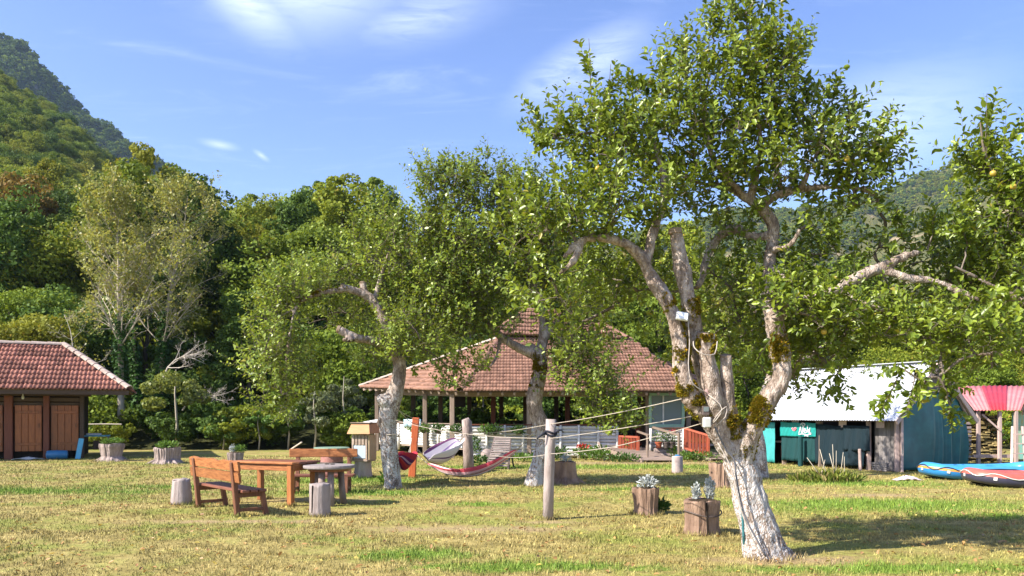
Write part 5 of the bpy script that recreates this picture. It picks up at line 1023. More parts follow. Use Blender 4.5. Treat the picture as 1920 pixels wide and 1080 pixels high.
planter('brown stump planter with a single bushy silver plant, left of the wire-bound one', 1211, 964, .20, .215, .42, m_stump, 9, [(.03, 0, .14, .24, 260, .07, m_silver, .7), (-.08, .05, .1, .1, 50, .05, m_herb, .6)], False)
tt = G(1240, 962); tag(tuft(None, 'weed_clump', (tt[0] - .05, tt[1], 0), .17, .2, 160, .1, m_herb_d, .8), 'clump of dark weeds at the foot of the stump planter with one silver plant', 'weeds')
planter('broad dark stump with spreading roots behind the grey post in front of the pavilion', 1058, 906, .32, .27, .50, m_stump, 11, [(.02, 0, .12, .2, 120, .06, m_silver, .9)], False, .35, roots=5)
planter('low reddish stump half hidden behind the trunk of the large apple tree', 1350, 913, .24, .25, .52, m_stump, 12, [(0, 0, .1, .1, 30, .05, m_herb, .6)], False, .1)
planter('gnarled pink-grey stump planter with green herbs near the hut corner', 210, 864, .34, .42, .60, m_stump_g, 13, [(0, 0, .36, .22, 420, .09, m_herb, .5)], False, .45, roots=4)
planter('squat grey stump planter with green herbs, second from the hut', 314, 869, .40, .42, .52, m_stump_g, 14, [(0, 0, .36, .26, 420, .09, m_herb, .5)], False, .25, roots=3)
planter('small grey stump planter with silver and green plants behind the bench', 441, 869, .26, .27, .36, m_stump_g, 15, [(-.1, 0, .1, .3, 150, .07, m_silver, 1.0), (.12, .05, .2, .3, 200, .08, m_herb, .6)], False, .2)
# ---------------------------------------------------------------- posts
def post(name, label, px, py0, py1, r, mat, lean=0, square=False, seed=1, slant=False):
    g0 = G(px, py0); D = g0[1]; h = EYE + (HZ - py1) / F * D; t = thing(name, label, 'post', g0)
    q = MB()
    if square: q.bar((0, 0, -.1), (lean, 0, h), r * 2, r * 2, up=(0, 1, 0), bev=.012)
    else: q.tube([(0, 0, -.1), (lean * .3, .005, h * .33), (lean * .7, 0, h * .7), (lean, 0, h - (.06 if slant else 0))] + ([(lean + r * .5, 0, h)] if slant else []), [r * 1.08, r, r * .97, r] + ([r * .35] if slant else []), 14, jit=.04, seed=seed)
    q.build('shaft', mat, t, sm=not square); return t, h, D
gp, gph, gpD = post('clothesline_post', 'grey round wooden post on the open lawn carrying the clotheslines', 1027, 974, 786, .078, m_greytrunk, .05, seed=3)
q = MB()
for k, (pt, rr) in enumerate((((0, 0), .085), ((0, 0), .09))): q.tube([(.045 + .088 * math.cos(a), .088 * math.sin(a), gph - .20 - .035 * k + .02 * math.sin(2 * a + k)) for a in np.linspace(0, 6.5, 20)], .016, 6)
q.tube([(-.04, -.08, gph - .2), (-.14, -.1, gph - .27), (-.17, -.06, gph - .3)], [.02, .018, .008], 6); q.tube([(.1, -.05, gph - .2), (.2, -.07, gph - .16), (.24, -.06, gph - .2)], [.02, .016, .006], 6)
q.build('dark_rag', simple('dark_cloth', (.045, .05, .07), (.03, .03, .045), 9, .9, .1, .3), gp, sm=True)
m_orange = wood('orange_post', (.62, .16, .06), (.42, .09, .035), (12, 12, 1.2), .5, .35)
rp, rph, rpD = post('orange_post', 'square orange-painted post between the left apple tree and the hammocks', 772, 896, 783, .085, m_orange, .11, True)
wp, wph, wpD = post('weathered_post', 'dark weathered post with slanted top behind the striped hammock', 879, 881, 785, .15, m_stump_g, -.06, seed=6, slant=True)
q = thing('bollard', 'short pink-white concrete bollard with a pole behind, on the path to the ramp', 'bollard', G(1270, 888)); s = MB(); s.lathe((0, 0, 0), [(.15, -.02), (.152, .1), (.148, .46), (.13, .48)], 20, .01); s.build('body', simple('pale_concrete', (.44, .36, .35), (.33, .26, .25), 8, .85, .1, .3), q); s = MB(); s.lathe((0, 0, 0), [(.07, .48), (.08, .49), (.05, .51), (.02, .52)], 10, .08); s.build('cap', m_blue, q)
# ---------------------------------------------------------------- ropes and hammocks
m_rope = simple('rope', (.50, .44, .37), (.36, .31, .26), 40, .9, .1, .2, .002, rnd=.1)
m_cable = simple('pale_cable', (.44, .39, .35), (.33, .28, .25), 20, .6, .3, .0, rnd=.1)
def rope(label, pts, sag, r=.0052, mat=None, name='clothesline', cat='rope'):
    out = []
    for (a, b), sg in zip(zip(pts[:-1], pts[1:]), sag):
        for f in np.linspace(0, 1, 15)[(0 if not out else 1):]: out.append(a + (b - a) * f - V3(0, 0, sg * 4 * f * (1 - f)))
    q = MB(); q.tube(out, r, 6); return tag(q.build(name, mat or m_rope, sm=True), label, cat)
gx, gy = gp.location.x + .05, gp.location.y
rope('highest clothesline, from the mossy limb of the large tree to the weathered post', [P(1278, 748, 8.72), P(1033, 795, gpD - .09), P(882, 812, wpD - .16)], [.02, .05])
rope('middle clothesline from the large trunk past the grey post to the left apple tree', [P(1312, 778, 8.8), P(1033, 822, gpD - .09), P(742, 788, 17.15)], [.015, .1])
rope('lowest clothesline from the large trunk to the grey post, sagging towards the hammock', [P(1322, 792, 8.8), P(1150, 838, 10.6), P(1033, 851, gpD - .09), P(900, 846, 19.5)], [.01, .01, .1], .005)
rope('thin rope from the left apple tree down to the orange post', [P(738, 762, 17.2), P(786, 788, rpD - .1), P(850, 818, 22), P(882, 818, wpD - .15)], [.04, .03, .02], .007)
rope('second thin rope looped from the left apple tree trunk to the orange post top', [P(745, 765, 17.2), P(784, 796, rpD - .1)], [.08], .009)
m_wrap = q = MB(); q.tube([P(735 + 13.5 * math.cos(a), 817 + 1.2 * math.sin(a) * 2, 17.38 + .21 * math.sin(a)) for a in np.linspace(0, 6.3, 28)], .012, 6); tag(q.build('rope_loop', m_rope, sm=True), 'white rope tied round the trunk of the left apple tree', 'rope')
def stripemat(name, cols, scale, along=0):
    """woven stripes: colour runs across the cloth by a UV-like coordinate kept in the mesh"""
    m, nt, b = base_mat(name, .9, .1); at = nt.nodes.new('ShaderNodeAttribute'); at.attribute_name = 'across'; r = nt.nodes.new('ShaderNodeValToRGB'); r.color_ramp.interpolation = 'CONSTANT'; e = r.color_ramp.elements
    while len(e) < len(cols): e.new(.5)
    for i, (p, c) in enumerate(cols): e[i].position = p; e[i].color = (*c, 1)
    f = nt.nodes.new('ShaderNodeMath'); f.operation = 'FRACT'; nt.links.new(mth(nt, 'MULTIPLY', at.outputs['Fac'], float(scale)), f.inputs[0]); nt.links.new(f.outputs[0], r.inputs[0])
    nt.links.new(r.outputs[0], b.inputs['Base Color']); bump(nt, b, noise(nt, pos(nt), 220, 2), .3, .003); return m
def hammock(label, a, b, a0, b0, sag, width, mat, seed, spread=.5, low=0):
    """a, b: fixing points; a0, b0: fractions where the cloth starts and ends; cloth hangs as a folded trough"""
    t = thing('hammock', label, 'hammock', ((a + b) / 2 * V3(1, 1, 0))); off = np.array(root_loc(t)); ax = unit((b - a) * V3(1, 1, 0)); sd = V3(-ax[1], ax[0], 0); nu, nv = 40, 17; g = np.zeros((nu, nv, 3)); ac = np.zeros((nu, nv)); r = random.Random(seed)
    curve = lambda f: a + (b - a) * f - V3(0, 0, sag * 4 * f * (1 - f))
    for i in range(nu):
        f = a0 + (b0 - a0) * i / (nu - 1); s = (i / (nu - 1)); wv = width * (.10 + .9 * math.sin(math.pi * s) ** spread); c = curve(f)
        for j in range(nv):
            k = j / (nv - 1) * 2 - 1; y = k * wv * .5 * .62; z = (k * k) * wv * .36 + .018 * math.sin(k * 9 + i * .15 + seed) * math.sin(math.pi * s)
            g[i, j] = c + sd * y + V3(0, 0, z - low * math.sin(math.pi * s)); ac[i, j] = j / (nv - 1)
    q = MB(); q.sheet(g - off, .006); o = q.build('cloth', mat, t, sm=True); at = o.data.attributes.new('across', 'FLOAT', 'POINT'); at.data.foreach_set('value', np.concatenate([ac.ravel(), ac.ravel()]).astype(np.float32))
    q = MB()
    for e, i in ((a, 0), (b, nu - 1)):
        m = e + (g[i].mean(0) - e) * .45; q.tube([e - off, m - off], .014, 6)
        for j in range(0, nv, 2): q.tube([m - off, g[i, j] - off], .005, 4)
    q.build('suspension_cords', m_rope, t, sm=True, kind='stuff'); return t
m_h1 = stripemat('hammock_red', [(0, (.55, .08, .11)), (.22, (.66, .40, .42)), (.42, (.72, .62, .60)), (.55, (.10, .03, .08)), (.62, (.62, .26, .28)), (.78, (.72, .66, .64)), (.92, (.12, .02, .05))], 2.0)
m_h2 = stripemat('hammock_white', [(0, (.70, .66, .68)), (.3, (.12, .05, .16)), (.36, (.68, .62, .68)), (.62, (.30, .20, .42)), (.68, (.70, .66, .66)), (.9, (.16, .06, .14))], 2.0)
m_h3 = stripemat('hammock_maroon', [(0, (.42, .03, .05)), (.3, (.14, .02, .10)), (.5, (.46, .30, .44)), (.65, (.12, .02, .10)), (.8, (.50, .06, .07))], 3.0)
hammock('red and white striped hammock slung from the orange post towards the middle apple tree', P(778, 850, 20.2), P(1005, 806, 17.9), .12, .86, .80, .5, m_h1, 1, .5)
hammock('white and purple striped hammock hanging behind the red one, tied to the weathered post', P(780, 840, 20.4), P(872, 812, wpD - .15), .22, .90, .62, 1.15, m_h2, 2, .45)
hammock('small maroon striped hammock bunched between the left apple tree and the orange post', P(744, 850, 17.55), P(772, 822, 20.2), .05, .80, .55, 1.0, m_h3, 3, .5)
# slatted deck chair leaning by the pavilion
def deck_chair():
    D = 24.0; x = (938 - 960) / F * D; t = thing('deck_chair', 'grey slatted folding lounger propped up in front of the log parapet', 'deck chair', (x, D, 0), R(-12)); n = 13
    for s in (-1, 1): q = MB(); q.bar((s * .34, -.35, .04), (s * .24, .35, .92), .05, .05); q.build('frame', m_iron, t); q = MB(); q.bar((s * .3, .55, 0), (s * .27, .1, .62), .04, .04); q.build('leg', m_iron, t); q = MB(); q.bar((s * .33, -.4, 0), (s * .33, -.36, .2), .04, .04); q.build('leg', m_iron, t)
    for k in range(n): f = (k + .5) / n; q = MB(); q.bar((-.33 + .09 * f, -.37 + .7 * f, .07 + .86 * f), (.33 - .09 * f, -.37 + .7 * f, .07 + .86 * f), .055, .014, up=(0, -.78, .62)); q.build('slat', simple('grey_slat', (.27, .22, .21), (.18, .145, .14), 8, .8, .1, .2) if k == 0 else bpy.data.materials['grey_slat'], t)
deck_chair()
# stones, pots and flowers along the foot of the pavilion
def stone(label, px, py, r, seed, mat):
    g0 = G(px, py); q = MB(); q.lathe((0, 0, 0), [(r * .9, -.03), (r, r * .3), (r * .85, r * .9), (r * .5, r * 1.35), (.04, r * 1.5)], 12, .14, seed); o = q.build('stone', mat, sm=True); o.location = g0; tag(o, label, 'stone')
m_stone_p = simple('pink_stone', (.42, .33, .30), (.26, .20, .18), 6, .9, .1, .5, .02)
stone('upright pinkish stone left of the deck chair', 913, 864, .28, 3, m_stone_p)
def pot(label, px, D, z, r, h, mat, leaf, n, flower=None):
    c = V3((px - 960) / F * D, D, z); t = thing('flower_pot', label, 'flower pot', c); q = MB(); q.lathe((0, 0, 0), [(r * .68, 0), (r * .95, h * .85), (r * 1.08, h * .86), (r * 1.08, h), (r * .9, h), (r * .85, h * .9), (.02, h * .88)], 16); q.build('pot', mat, t)
    tuft(t, 'plant', c + V3(0, 0, h * .8), r * 1.8, h * 2.0, n, .07, leaf, .6)
    if flower is not None: tuft(t, 'flower', c + V3(0, 0, h * 2.2), r * 1.5, h * .8, 50, .05, flower, .6, slim=.8)
m_terra = simple('terracotta', (.42, .12, .06), (.30, .08, .04), 8, .7, .2, .1)
for k, (px, lab) in enumerate(((1235, 'terracotta pot with green plant on the log step below the mint window'), (1249, 'dark pot with leafy plant beside the terracotta pot below the mint window'), (1260, 'dark pot with reddish flowers at the right end of the log step'))): pot(lab, px, 28.5, .42, .13, .22, m_terra if k == 0 else m_iron, m_herb, 120, m_red_fl if k == 2 else None)
for z, l in ((.12, 'lower'), (.30, 'upper')): q = MB(); q.tube([((1228 - 960) / F * 28.5, 28.5 + (.15 if l == 'upper' else 0), z), ((1268 - 960) / F * 28.5, 28.5 + (.15 if l == 'upper' else 0), z)], .11, 12, jit=.04); tag(q.build('log_step', m_stump_g), l + ' log of the small log step under the flower pots', 'log')
hb = [(775, 32.9, 'left of the orange post'), (795, 31.6, 'just right of the orange post'), (822, 30.6, 'second right of the orange post'), (858, 29.35, 'left of the weathered post'), (912, 29.35, 'bright green, right of weathered post'), (928, 29.3, 'dark, right of weathered post'), (972, 29.35, 'left of the middle apple tree')]
for px, D, where in hb:
    c = V3((px - 960) / F * D, D - .15, 1.0); t = thing('flower_basket', 'green plant in a hanging basket on the log parapet, ' + where, 'flower basket', c); q = MB(); q.lathe((0, 0, 0), [(.07, -.12), (.13, 0), (.14, .03), (.12, .03)], 12); q.tube([(0, .0, .02), (0, .13, .12), (0, .2, .25)], .008, 4); q.build('basket', m_iron, t); tuft(t, 'plant', c - V3(0, 0, .08), .28, .34, 220, .1, m_herb if px in (775, 795, 912) else m_herb_d, .2)
for k, (px, py, rx, h, n, red, lab) in enumerate(((1045, 862, .5, .45, 260, 0, 'leafy plants at the foot of the pavilion beside the broad stump'), (1098, 862, .45, .5, 300, 1, 'red flowering plants at the foot of the pavilion'), (1125, 864, .4, .5, 260, 0, 'yellow-green plants at the foot of the pavilion left of the ramp'), (1170, 866, .6, .25, 260, 0, 'low green weeds along the edge of the ramp'), (1300, 864, .9, .3, 420, 0, 'low green weeds under the right-hand red gate'), (985, 866, .6, .25, 260, 0, 'low weeds between the deck chair and the middle apple tree'), (905, 876, .3, .35, 140, 0, 'weeds at the foot of the weathered post'), (722, 908, .12, .28, 60, 0, 'small weed at the foot of the left apple tree'), (1262, 862, .22, .6, 120, 0, 'tall green plant beside the log step'), (890, 862, .25, .9, 160, 0, 'green climber on the parapet behind the weathered post'))):
    g0 = G(px, py); t = thing('flower_bed', lab, 'plants', g0); tuft(t, 'leaf_mass', g0, rx, h, n, .11, m_herb if k % 3 else m_herb_d, .7)
    if red: tuft(t, 'flower', g0 + V3(-.1, -.1, h * .75), rx * .6, .18, 70, .07, m_red_fl, .6, slim=.8)
q = MB(); q.bar(P(1122, 830, 29.2), P(1135, 866, 27.8), .09, .03); tag(q.build('plank', m_plank), 'plank leaning on the log parapet left of the ramp', 'plank')
g0 = P(690, 788, 30.5); t = thing('awning', 'folded pale awning showing behind the left apple tree trunk', 'awning', g0 * V3(1, 1, 0)); q = MB(); q.add([tuple(P(a, b, d) - np.array(root_loc(t))) for a, b, d in ((680, 791, 30.5), (708, 786, 30.5), (706, 793, 29.5), (690, 794, 29.5), (708, 786.5, 30.6), (690, 793.2, 29.6))], [(0, 3, 2, 1), (0, 4, 5)]); q.build('sheet', m_white, t); q = MB(); q.tube([(0, 0, 0), (0, 0, g0[2])], .03, 6); q.build('pole', m_iron, t)
q = MB(); q.sheet([[P(757 + 2.5 * i, 786 + 14 * j + .6 * math.sin(i * 1.5), 29.9 - .04 * i + .03 * math.sin(i * 2 + j)) for j in (0, .5, 1)] for i in range(14)], .006); m_tw = simple('blue_pattern_towel', (.62, .70, .74), (.06, .30, .42), 9, .9, .1, .2, .01, (1, 1, 3), 0); tag(q.build('towel', m_tw, sm=True), 'white and blue patterned towel hung over the parapet behind the left apple tree', 'towel')
# ---------------------------------------------------------------- fittings on the large tree
def flood():
    c = P(1279, 593, 8.72); t = thing('floodlight', 'white square floodlight clamped to the sawn limb of the large apple tree', 'floodlight', c); M = Matrix.Rotation(R(-28), 3, 'X') @ Matrix.Rotation(R(12), 3, 'Y')
    q = MB(); q.box((0, 0, 0), (.135, .03, .105), M=M, bev=.006); q.build('housing', m_white, t); q = MB(); q.box(M @ Vector((0, -.017, 0)), (.115, .004, .085), M=M); q.build('lens', simple('lamp_lens', (.80, .82, .85), (.74, .76, .8), 3, .25, .5, 0, rnd=0), t)
    q = MB(); q.bar((.05, .02, .05), (.09, .10, .02), .012, .03); q.bar((.09, .10, .02), (.08, .16, -.05), .012, .03); q.build('bracket', m_iron, t)
flood()
c = P(1323, 775, 8.72); t = thing('meter_box', 'small electric box with white cover on the trunk of the large apple tree', 'electric box', c); q = MB(); q.box((0, 0, .03), (.075, .05, .10), bev=.006); q.build('box', m_iron, t); q = MB(); q.box((0, -.027, .045), (.055, .006, .05)); q.build('window', m_glass, t); q = MB(); q.box((.012, -.01, -.10), (.085, .07, .115), bev=.012); q.build('cover', m_white, t)
c = P(1327, 735, 8.78); t = thing('junction_box', 'round pink junction box above the electric box on the large apple tree', 'junction box', c); q = MB(); q.tube([(0, 0, 0), (0, -.03, 0), (0, -.035, 0)], [.04, .038, .02], 14); q.build('body', simple('pink_plastic', (.55, .36, .34), (.45, .28, .26), 5, .5, .3, 0), t)
def cable(label, pts, r=.006, m=None): s = spline(np.array([[*P(*p), 1] for p in pts]), .06); q = MB(); q.tube(s[:, :3], r, 6); tag(q.build('cable', m or m_cable, sm=True), label, 'cable')
cable('pale cable running down the sawn limb from the floodlight to the junction box', [(1290, 600, 8.76), (1293, 640, 8.74), (1291, 690, 8.7), (1300, 720, 8.7), (1325, 737, 8.74)])
cable('pale cable looped round the mossy sawn stump', [(1300, 640, 8.7), (1302, 652, 8.64), (1318, 664, 8.6), (1340, 664, 8.62), (1345, 640, 8.68)])
cable('pale cable hanging in loops beside the electric box', [(1328, 740, 8.72), (1350, 758, 8.66), (1352, 775, 8.66), (1335, 795, 8.68), (1345, 778, 8.64), (1362, 762, 8.66), (1360, 782, 8.66), (1340, 800, 8.7)])
m_hose = simple('grey_hose', (.16, .16, .18), (.10, .10, .12), 8, .5, .4, 0, rnd=.1)
cable('grey hose running down the limewashed trunk to the ground', [(1340, 800, 8.74), (1362, 845, 8.8), (1376, 860, 8.80), (1380, 890, 8.8), (1388, 935, 8.77), (1400, 975, 8.73), (1418, 1010, 8.70), (1436, 1044, 8.68)], .010, m_hose)
cable('second thin grey hose beside the first on the limewashed trunk', [(1346, 830, 8.82), (1372, 880, 8.78), (1384, 935, 8.75), (1396, 975, 8.72), (1411, 1010, 8.69), (1428, 1044, 8.67)], .008, m_cable)
q = MB(); q.tube([P(1393, 938, 8.9), P(1392, 960, 8.9), P(1394, 1005, 8.9), P(1395, 1020, 8.95)], .014, 8); q.tube([P(1391, 938, 8.9), P(1399, 934, 8.9)], .013, 8); tag(q.build('tap_pipe', simple('green_pipe', (.05, .20, .22), (.03, .12, .14), 6, .5, .4, 0)), 'upright dark green tap pipe beside the limewashed trunk', 'pipe')
c = P(657, 634, 16.6); t = thing('lamp', 'small metal lamp under the sawn stub of the left apple tree', 'lamp', c); q = MB(); q.tube([(0, 0, .05), (0, 0, .02), (.02, -.02, -.06)], [.02, .05, .085], 12, cap=False); q.build('shade', m_iron, t); q = MB(); q.tube([(.015, -.015, -.02), (.02, -.02, -.06)], [.03, .025], 10); q.build('bulb', m_white, t)
# ---------------------------------------------------------------- white-roofed shed with netting and tarpaulin
m_zinc = simple('white_zinc', (.55, .57, .62), (.38, .40, .45), 1.5, .35, .6, .05, .01, rnd=0)
m_net = simple('dark_netting', (.007, .022, .032), (.005, .014, .022), 60, .7, .25, .5, .004, rnd=0)
m_netg = simple('green_netting', (.010, .06, .062), (.006, .034, .04), 60, .7, .25, .5, .004, rnd=0)
m_banner = simple('teal_banner', (.012, .27, .25), (.01, .21, .20), 5, .5, .35, .1, rnd=0)
m_turq = simple('turquoise_panel', (.06, .36, .36), (.04, .26, .27), 5, .5, .3, .15, rnd=0)
m_tarp = simple('blue_tarp', (.02, .13, .15), (.012, .08, .10), 3, .5, .35, .15, .01, rnd=0)
m_greywall = simple('grey_board', (.24, .22, .22), (.14, .125, .12), 6, .85, .1, .4, .01, (8, 8, 1), .3)
m_pinkpost = wood('pale_pink_post', (.55, .42, .39), (.40, .29, .26), (12, 12, 1))
def shed():
    C0 = V3(10.8, 22.4, 0); u = V3(-.5, .866, 0); v = V3(.866, .5, 0); nf = -v; L, W = 4.75, 3.2; Z = lambda z: V3(0, 0, z)
    t = thing('shed', 'low shed with white metal roof, dark netting front and blue tarpaulin gable', 'shed', C0)
    def corrug(a, b, c, d, n, nm, mat, amp=.018, th=.004):
        """a-b eave, d-c ridge; waves run across a-b"""
        nrm = unit(np.cross(b - a, d - a)); nrm = nrm if nrm[2] > 0 else -nrm; g = []
        for i in range(n * 4 + 1):
            f = i / (n * 4); w_ = nrm * amp * math.sin(i * math.pi / 2); g.append([a + (b - a) * f + w_ + ((d + (c - d) * f) - (a + (b - a) * f)) * k for k in (0, .34, .67, 1.0)])
        return MB().sheet(g).build(nm, mat, t, True, sm=True)
    e0, e1 = C0 - v * .42 - u * .22 + Z(1.44), C0 - v * .42 + u * L + Z(1.44); r0, r1 = C0 + v * (W / 2) - u * .22 + Z(3.13), C0 + v * (W / 2) + u * L + Z(3.13)
    n = 5
    for k in range(n): a, b = k / n, (k + 1) / n + (.012 if k < n - 1 else 0); lift = Z(.006 * (k % 2)); corrug(e0 + (e1 - e0) * a + lift, e0 + (e1 - e0) * b + lift, r0 + (r1 - r0) * b + lift, r0 + (r1 - r0) * a + lift, 12, 'roof_sheet', m_zinc)
    b0, b1 = C0 + v * (W + .3) - u * .22 + Z(1.44), C0 + v * (W + .3) + u * L + Z(1.44); corrug(b0, b1, r1, r0, 60, 'roof_sheet', m_zinc)
    q = MB(); q.bar(r0 + Z(.03), r1 + Z(.03), .3, .02); q.build('ridge_cap', m_zinc, t, True)
    q = MB(); q.bar(e0 + Z(-.05) + v * .05, r0 + Z(-.05), .05, .14); q.build('barge_board', m_pinkpost, t, True); q = MB(); q.bar(b0 + Z(-.05), r0 + Z(-.05), .05, .14); q.build('barge_board', m_pinkpost, t, True)
    # frame
    for s in (0.02, .92, 2.6, 4.0, L - .05):
        q = MB(); p = C0 + u * s; q.bar(p - Z(.05), p + Z(1.5), .12, .1, up=(0, 1, 0), bev=.008); q.build('post', m_pinkpost if s < 1 else m_post, t, True)
    q = MB(); q.bar(C0 + Z(1.46), C0 + u * L + Z(1.46), .1, .12); q.build('eave_beam', m_beam, t, True)
    for s in (1.75, 3.5, .5): q = MB(); q.bar(C0 + u * (s - .13) + Z(1.34) - v * .06, C0 + u * (s + .13) + Z(1.34) - v * .06, .02, .22); q.build('eave_board', m_pinkpost, t, True)
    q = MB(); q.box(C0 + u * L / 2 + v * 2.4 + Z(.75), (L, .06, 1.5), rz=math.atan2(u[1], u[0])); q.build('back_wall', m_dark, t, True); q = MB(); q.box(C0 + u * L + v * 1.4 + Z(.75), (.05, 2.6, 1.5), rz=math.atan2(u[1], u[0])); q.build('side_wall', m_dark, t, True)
    for k in range(6): s = .12 + k * .125; q = MB(); q.bar(C0 + u * s + v * .12, C0 + u * s + v * .12 + Z(1.42), .118, .02, up=tuple(v)); q.build('wall_board', m_greywall, t, True)
    # gable boards above the tarpaulin
    for k in range(12):
        f = (k + .5) / 12; h = 1.50 + (3.05 - 1.50) * (1 - abs(f * 2 - 1)); q = MB(); p = C0 + v * (W * f) + u * .06; q.bar(p + Z(.1), p + Z(h), W / 12 - .01, .02, up=tuple(-u)); q.build('gable_board', m_tarp if False else m_greywall, t, True)
    # hanging nets
    def cloth(s0, s1, z0, z1, out, nm, mat, seed, wav=.03, sagz=.03, nu=40, nv=12):
        g = []; 
        for i in range(nu):
            f = i / (nu - 1); s = s0 + (s1 - s0) * f; row = []
            for j in range(nv):
                k = j / (nv - 1); top = (z1[0] + (z1[1] - z1[0]) * f) if isinstance(z1, tuple) else z1
                z = z0 + (top - z0) * k - sagz * math.sin(math.pi * f * 3 + seed) ** 2 * k
                row.append(C0 + u * s + nf * (out + wav * math.sin(f * 17 + seed + k * 1.5) * (1.1 - k) + .01 * math.sin(f * 60 + k * 9)) + Z(z))
            g.append(row)
        return MB().sheet(g, .004).build(nm, mat, t, True, sm=True)
    cloth(.98, 2.72, .10, (1.22, 1.34), .075, 'net', m_net, 2, .05, .02); cloth(.80, 1.7, .55, (1.28, 1.30), .12, 'net', m_net, 5, .03, .0, 26); cloth(2.66, 4.02, .14, (1.34, 1.36), .07, 'net', m_netg, 3, .04)
    bn = cloth(2.66, 4.04, .92, (1.36, 1.38), .135, 'banner', m_banner, 4, .012, .02); cloth(4.3, 4.9, .05, (1.36, 1.36), .08, 'net', m_turq, 7, .02, .0, 16)
    # emblem: white script lettering and a pink lip-like mark, flat on the banner
    m_ink, m_pink = simple('white_print', (.72, .70, .74), (.64, .62, .68), 9, .6, .2, 0, rnd=0), simple('pink_print', (.78, .22, .26), (.7, .16, .2), 9, .6, .2, 0, rnd=0)
    def bp(a, b): return C0 + u * (3.84 - a) + nf * .162 + Z(.94 + b)         # a to the right, b up
    def stroke(pts, r, m, nm):
        s = spline(np.array([[*bp(*p), 1] for p in pts]), .015); q = MB()
        for i in range(len(s) - 1): q.bar(s[i, :3], s[i + 1, :3] + (s[i + 1, :3] - s[i, :3]) * .3, .008, r, up=(0, 0, 1)) if abs(s[i + 1, 2] - s[i, 2]) < .7 * np.linalg.norm(s[i + 1, :3] - s[i, :3]) else q.bar(s[i, :3], s[i + 1, :3] + (s[i + 1, :3] - s[i, :3]) * .3, r, .008, up=tuple(nf))
        q.build(nm, m, bn, True)
    for st in ([(.56, .08), (.60, .20), (.63, .28), (.66, .12), (.70, .10), (.73, .30), (.74, .34)], [(.76, .12), (.80, .20), (.77, .24), (.75, .14), (.82, .11)], [(.84, .22), (.81, .20), (.86, .14), (.82, .10)], [(.90, .33), (.89, .12), (.92, .20), (.95, .18), (.95, .09)], [(.98, .26), (.98, .10), (1.02, .10)],
               [(.62, .34), (.70, .41), (.80, .36), (.74, .31), (.68, .36)], [(.55, .05), (.72, .065), (.9, .045), (1.03, .07)], [(.78, .005), (.84, .015), (.92, .0)]): stroke(st, .024, m_ink, 'lettering')
    stroke([(.28, .22), (.32, .24), (.36, .21), (.41, .25), (.46, .23)], .035, m_pink, 'pink_mark'); stroke([(.31, .20), (.37, .17), (.43, .20)], .035, m_pink, 'pink_mark')
    # tarpaulin over the gable end
    g = []; nu, nv = 60, 22; r = random.Random(3)
    prof = lambda x: np.interp(x, [0, .25, .9, 1.15, 2.35, 2.75, 3.2], [1.50, 1.72, 2.18, 2.26, 2.27, 2.02, 1.42])
    for i in range(nu):
        x = -.02 + 3.05 * i / (nu - 1); row = []; top = prof(x)
        for j in range(nv):
            k = j / (nv - 1); fold = (.085 * math.sin(x * 15) + .045 * math.sin(x * 31 + 1)) * np.clip((x - 1.3) / .8, 0, 1) * (1 - k) ** .6 + .02 * math.sin(x * 4 + k * 5)
            row.append(C0 + v * x - u * (.09 + fold + .05 * math.sin(k * math.pi)) + Z(.05 + (top - .05) * k))
        g.append(row)
    MB().sheet(g, .005).build('tarpaulin', m_tarp, t, True, sm=True)
    q = MB(); s = [C0 + v * x - u * .12 + Z(prof(x) + .02) for x in (0, .25, .9, 1.15, 2.35, 2.75, 3.25)]
    for a, b in zip(s[:-1], s[1:]): q.bar(a, b, .05, .05)
    q.build('tarpaulin_rail', m_pinkpost, t, True)
    q = MB(); q.bar(C0 - u * .13 - Z(.05), C0 - u * .13 + Z(1.55), .06, .05, up=(0, 1, 0)); q.build('corner_post', m_pinkpost, t, True)
    # things inside the open bay and in front
    p = C0 + u * 4.15 + v * .5; q = thing('work_table', 'pale work table with reddish crate inside the open bay of the white-roofed shed', 'table', p); MB().box((0, 0, .72), (.9, .6, .05), rz=-1.0).build('table_top', m_pinkpost, q); MB().box((0, 0, .4), (.5, .4, .4), rz=-1.0).build('crate', m_redgate, q)
    for a in (-.3, .3): MB().box((a, -.2, .35), (.05, .05, .7)).build('leg', m_pinkpost, q)
    p = C0 + u * .95 + nf * .32; q = MB(); q.bar(p - Z(.05), p + Z(.62) + u * .03, .09, .05, up=tuple(nf), bev=.01); tag(q.build('stake', m_pinkpost), 'short pale wooden stake in front of the netting of the shed', 'stake')
    p = C0 + u * 3.1 + nf * .3; q = MB(); q.tube([p, p + Z(.4), p + Z(.93)], [.075, .075, .07], 10); tag(q.build('pipe', m_netg), 'upright green pipe standing against the netting', 'pipe')
    p = C0 + u * .35 + nf * .2; w_ = thing('plank_pile', 'short pile of grey planks at the corner between netting and tarpaulin', 'planks', p); 
    for k in range(4): q = MB(); q.bar(u * -.18 + Z(.04 + .06 * k), u * .25 + Z(.05 + .06 * k) + nf * .03 * k, .12, .045); q.build('plank', m_greywall, w_)
shed()
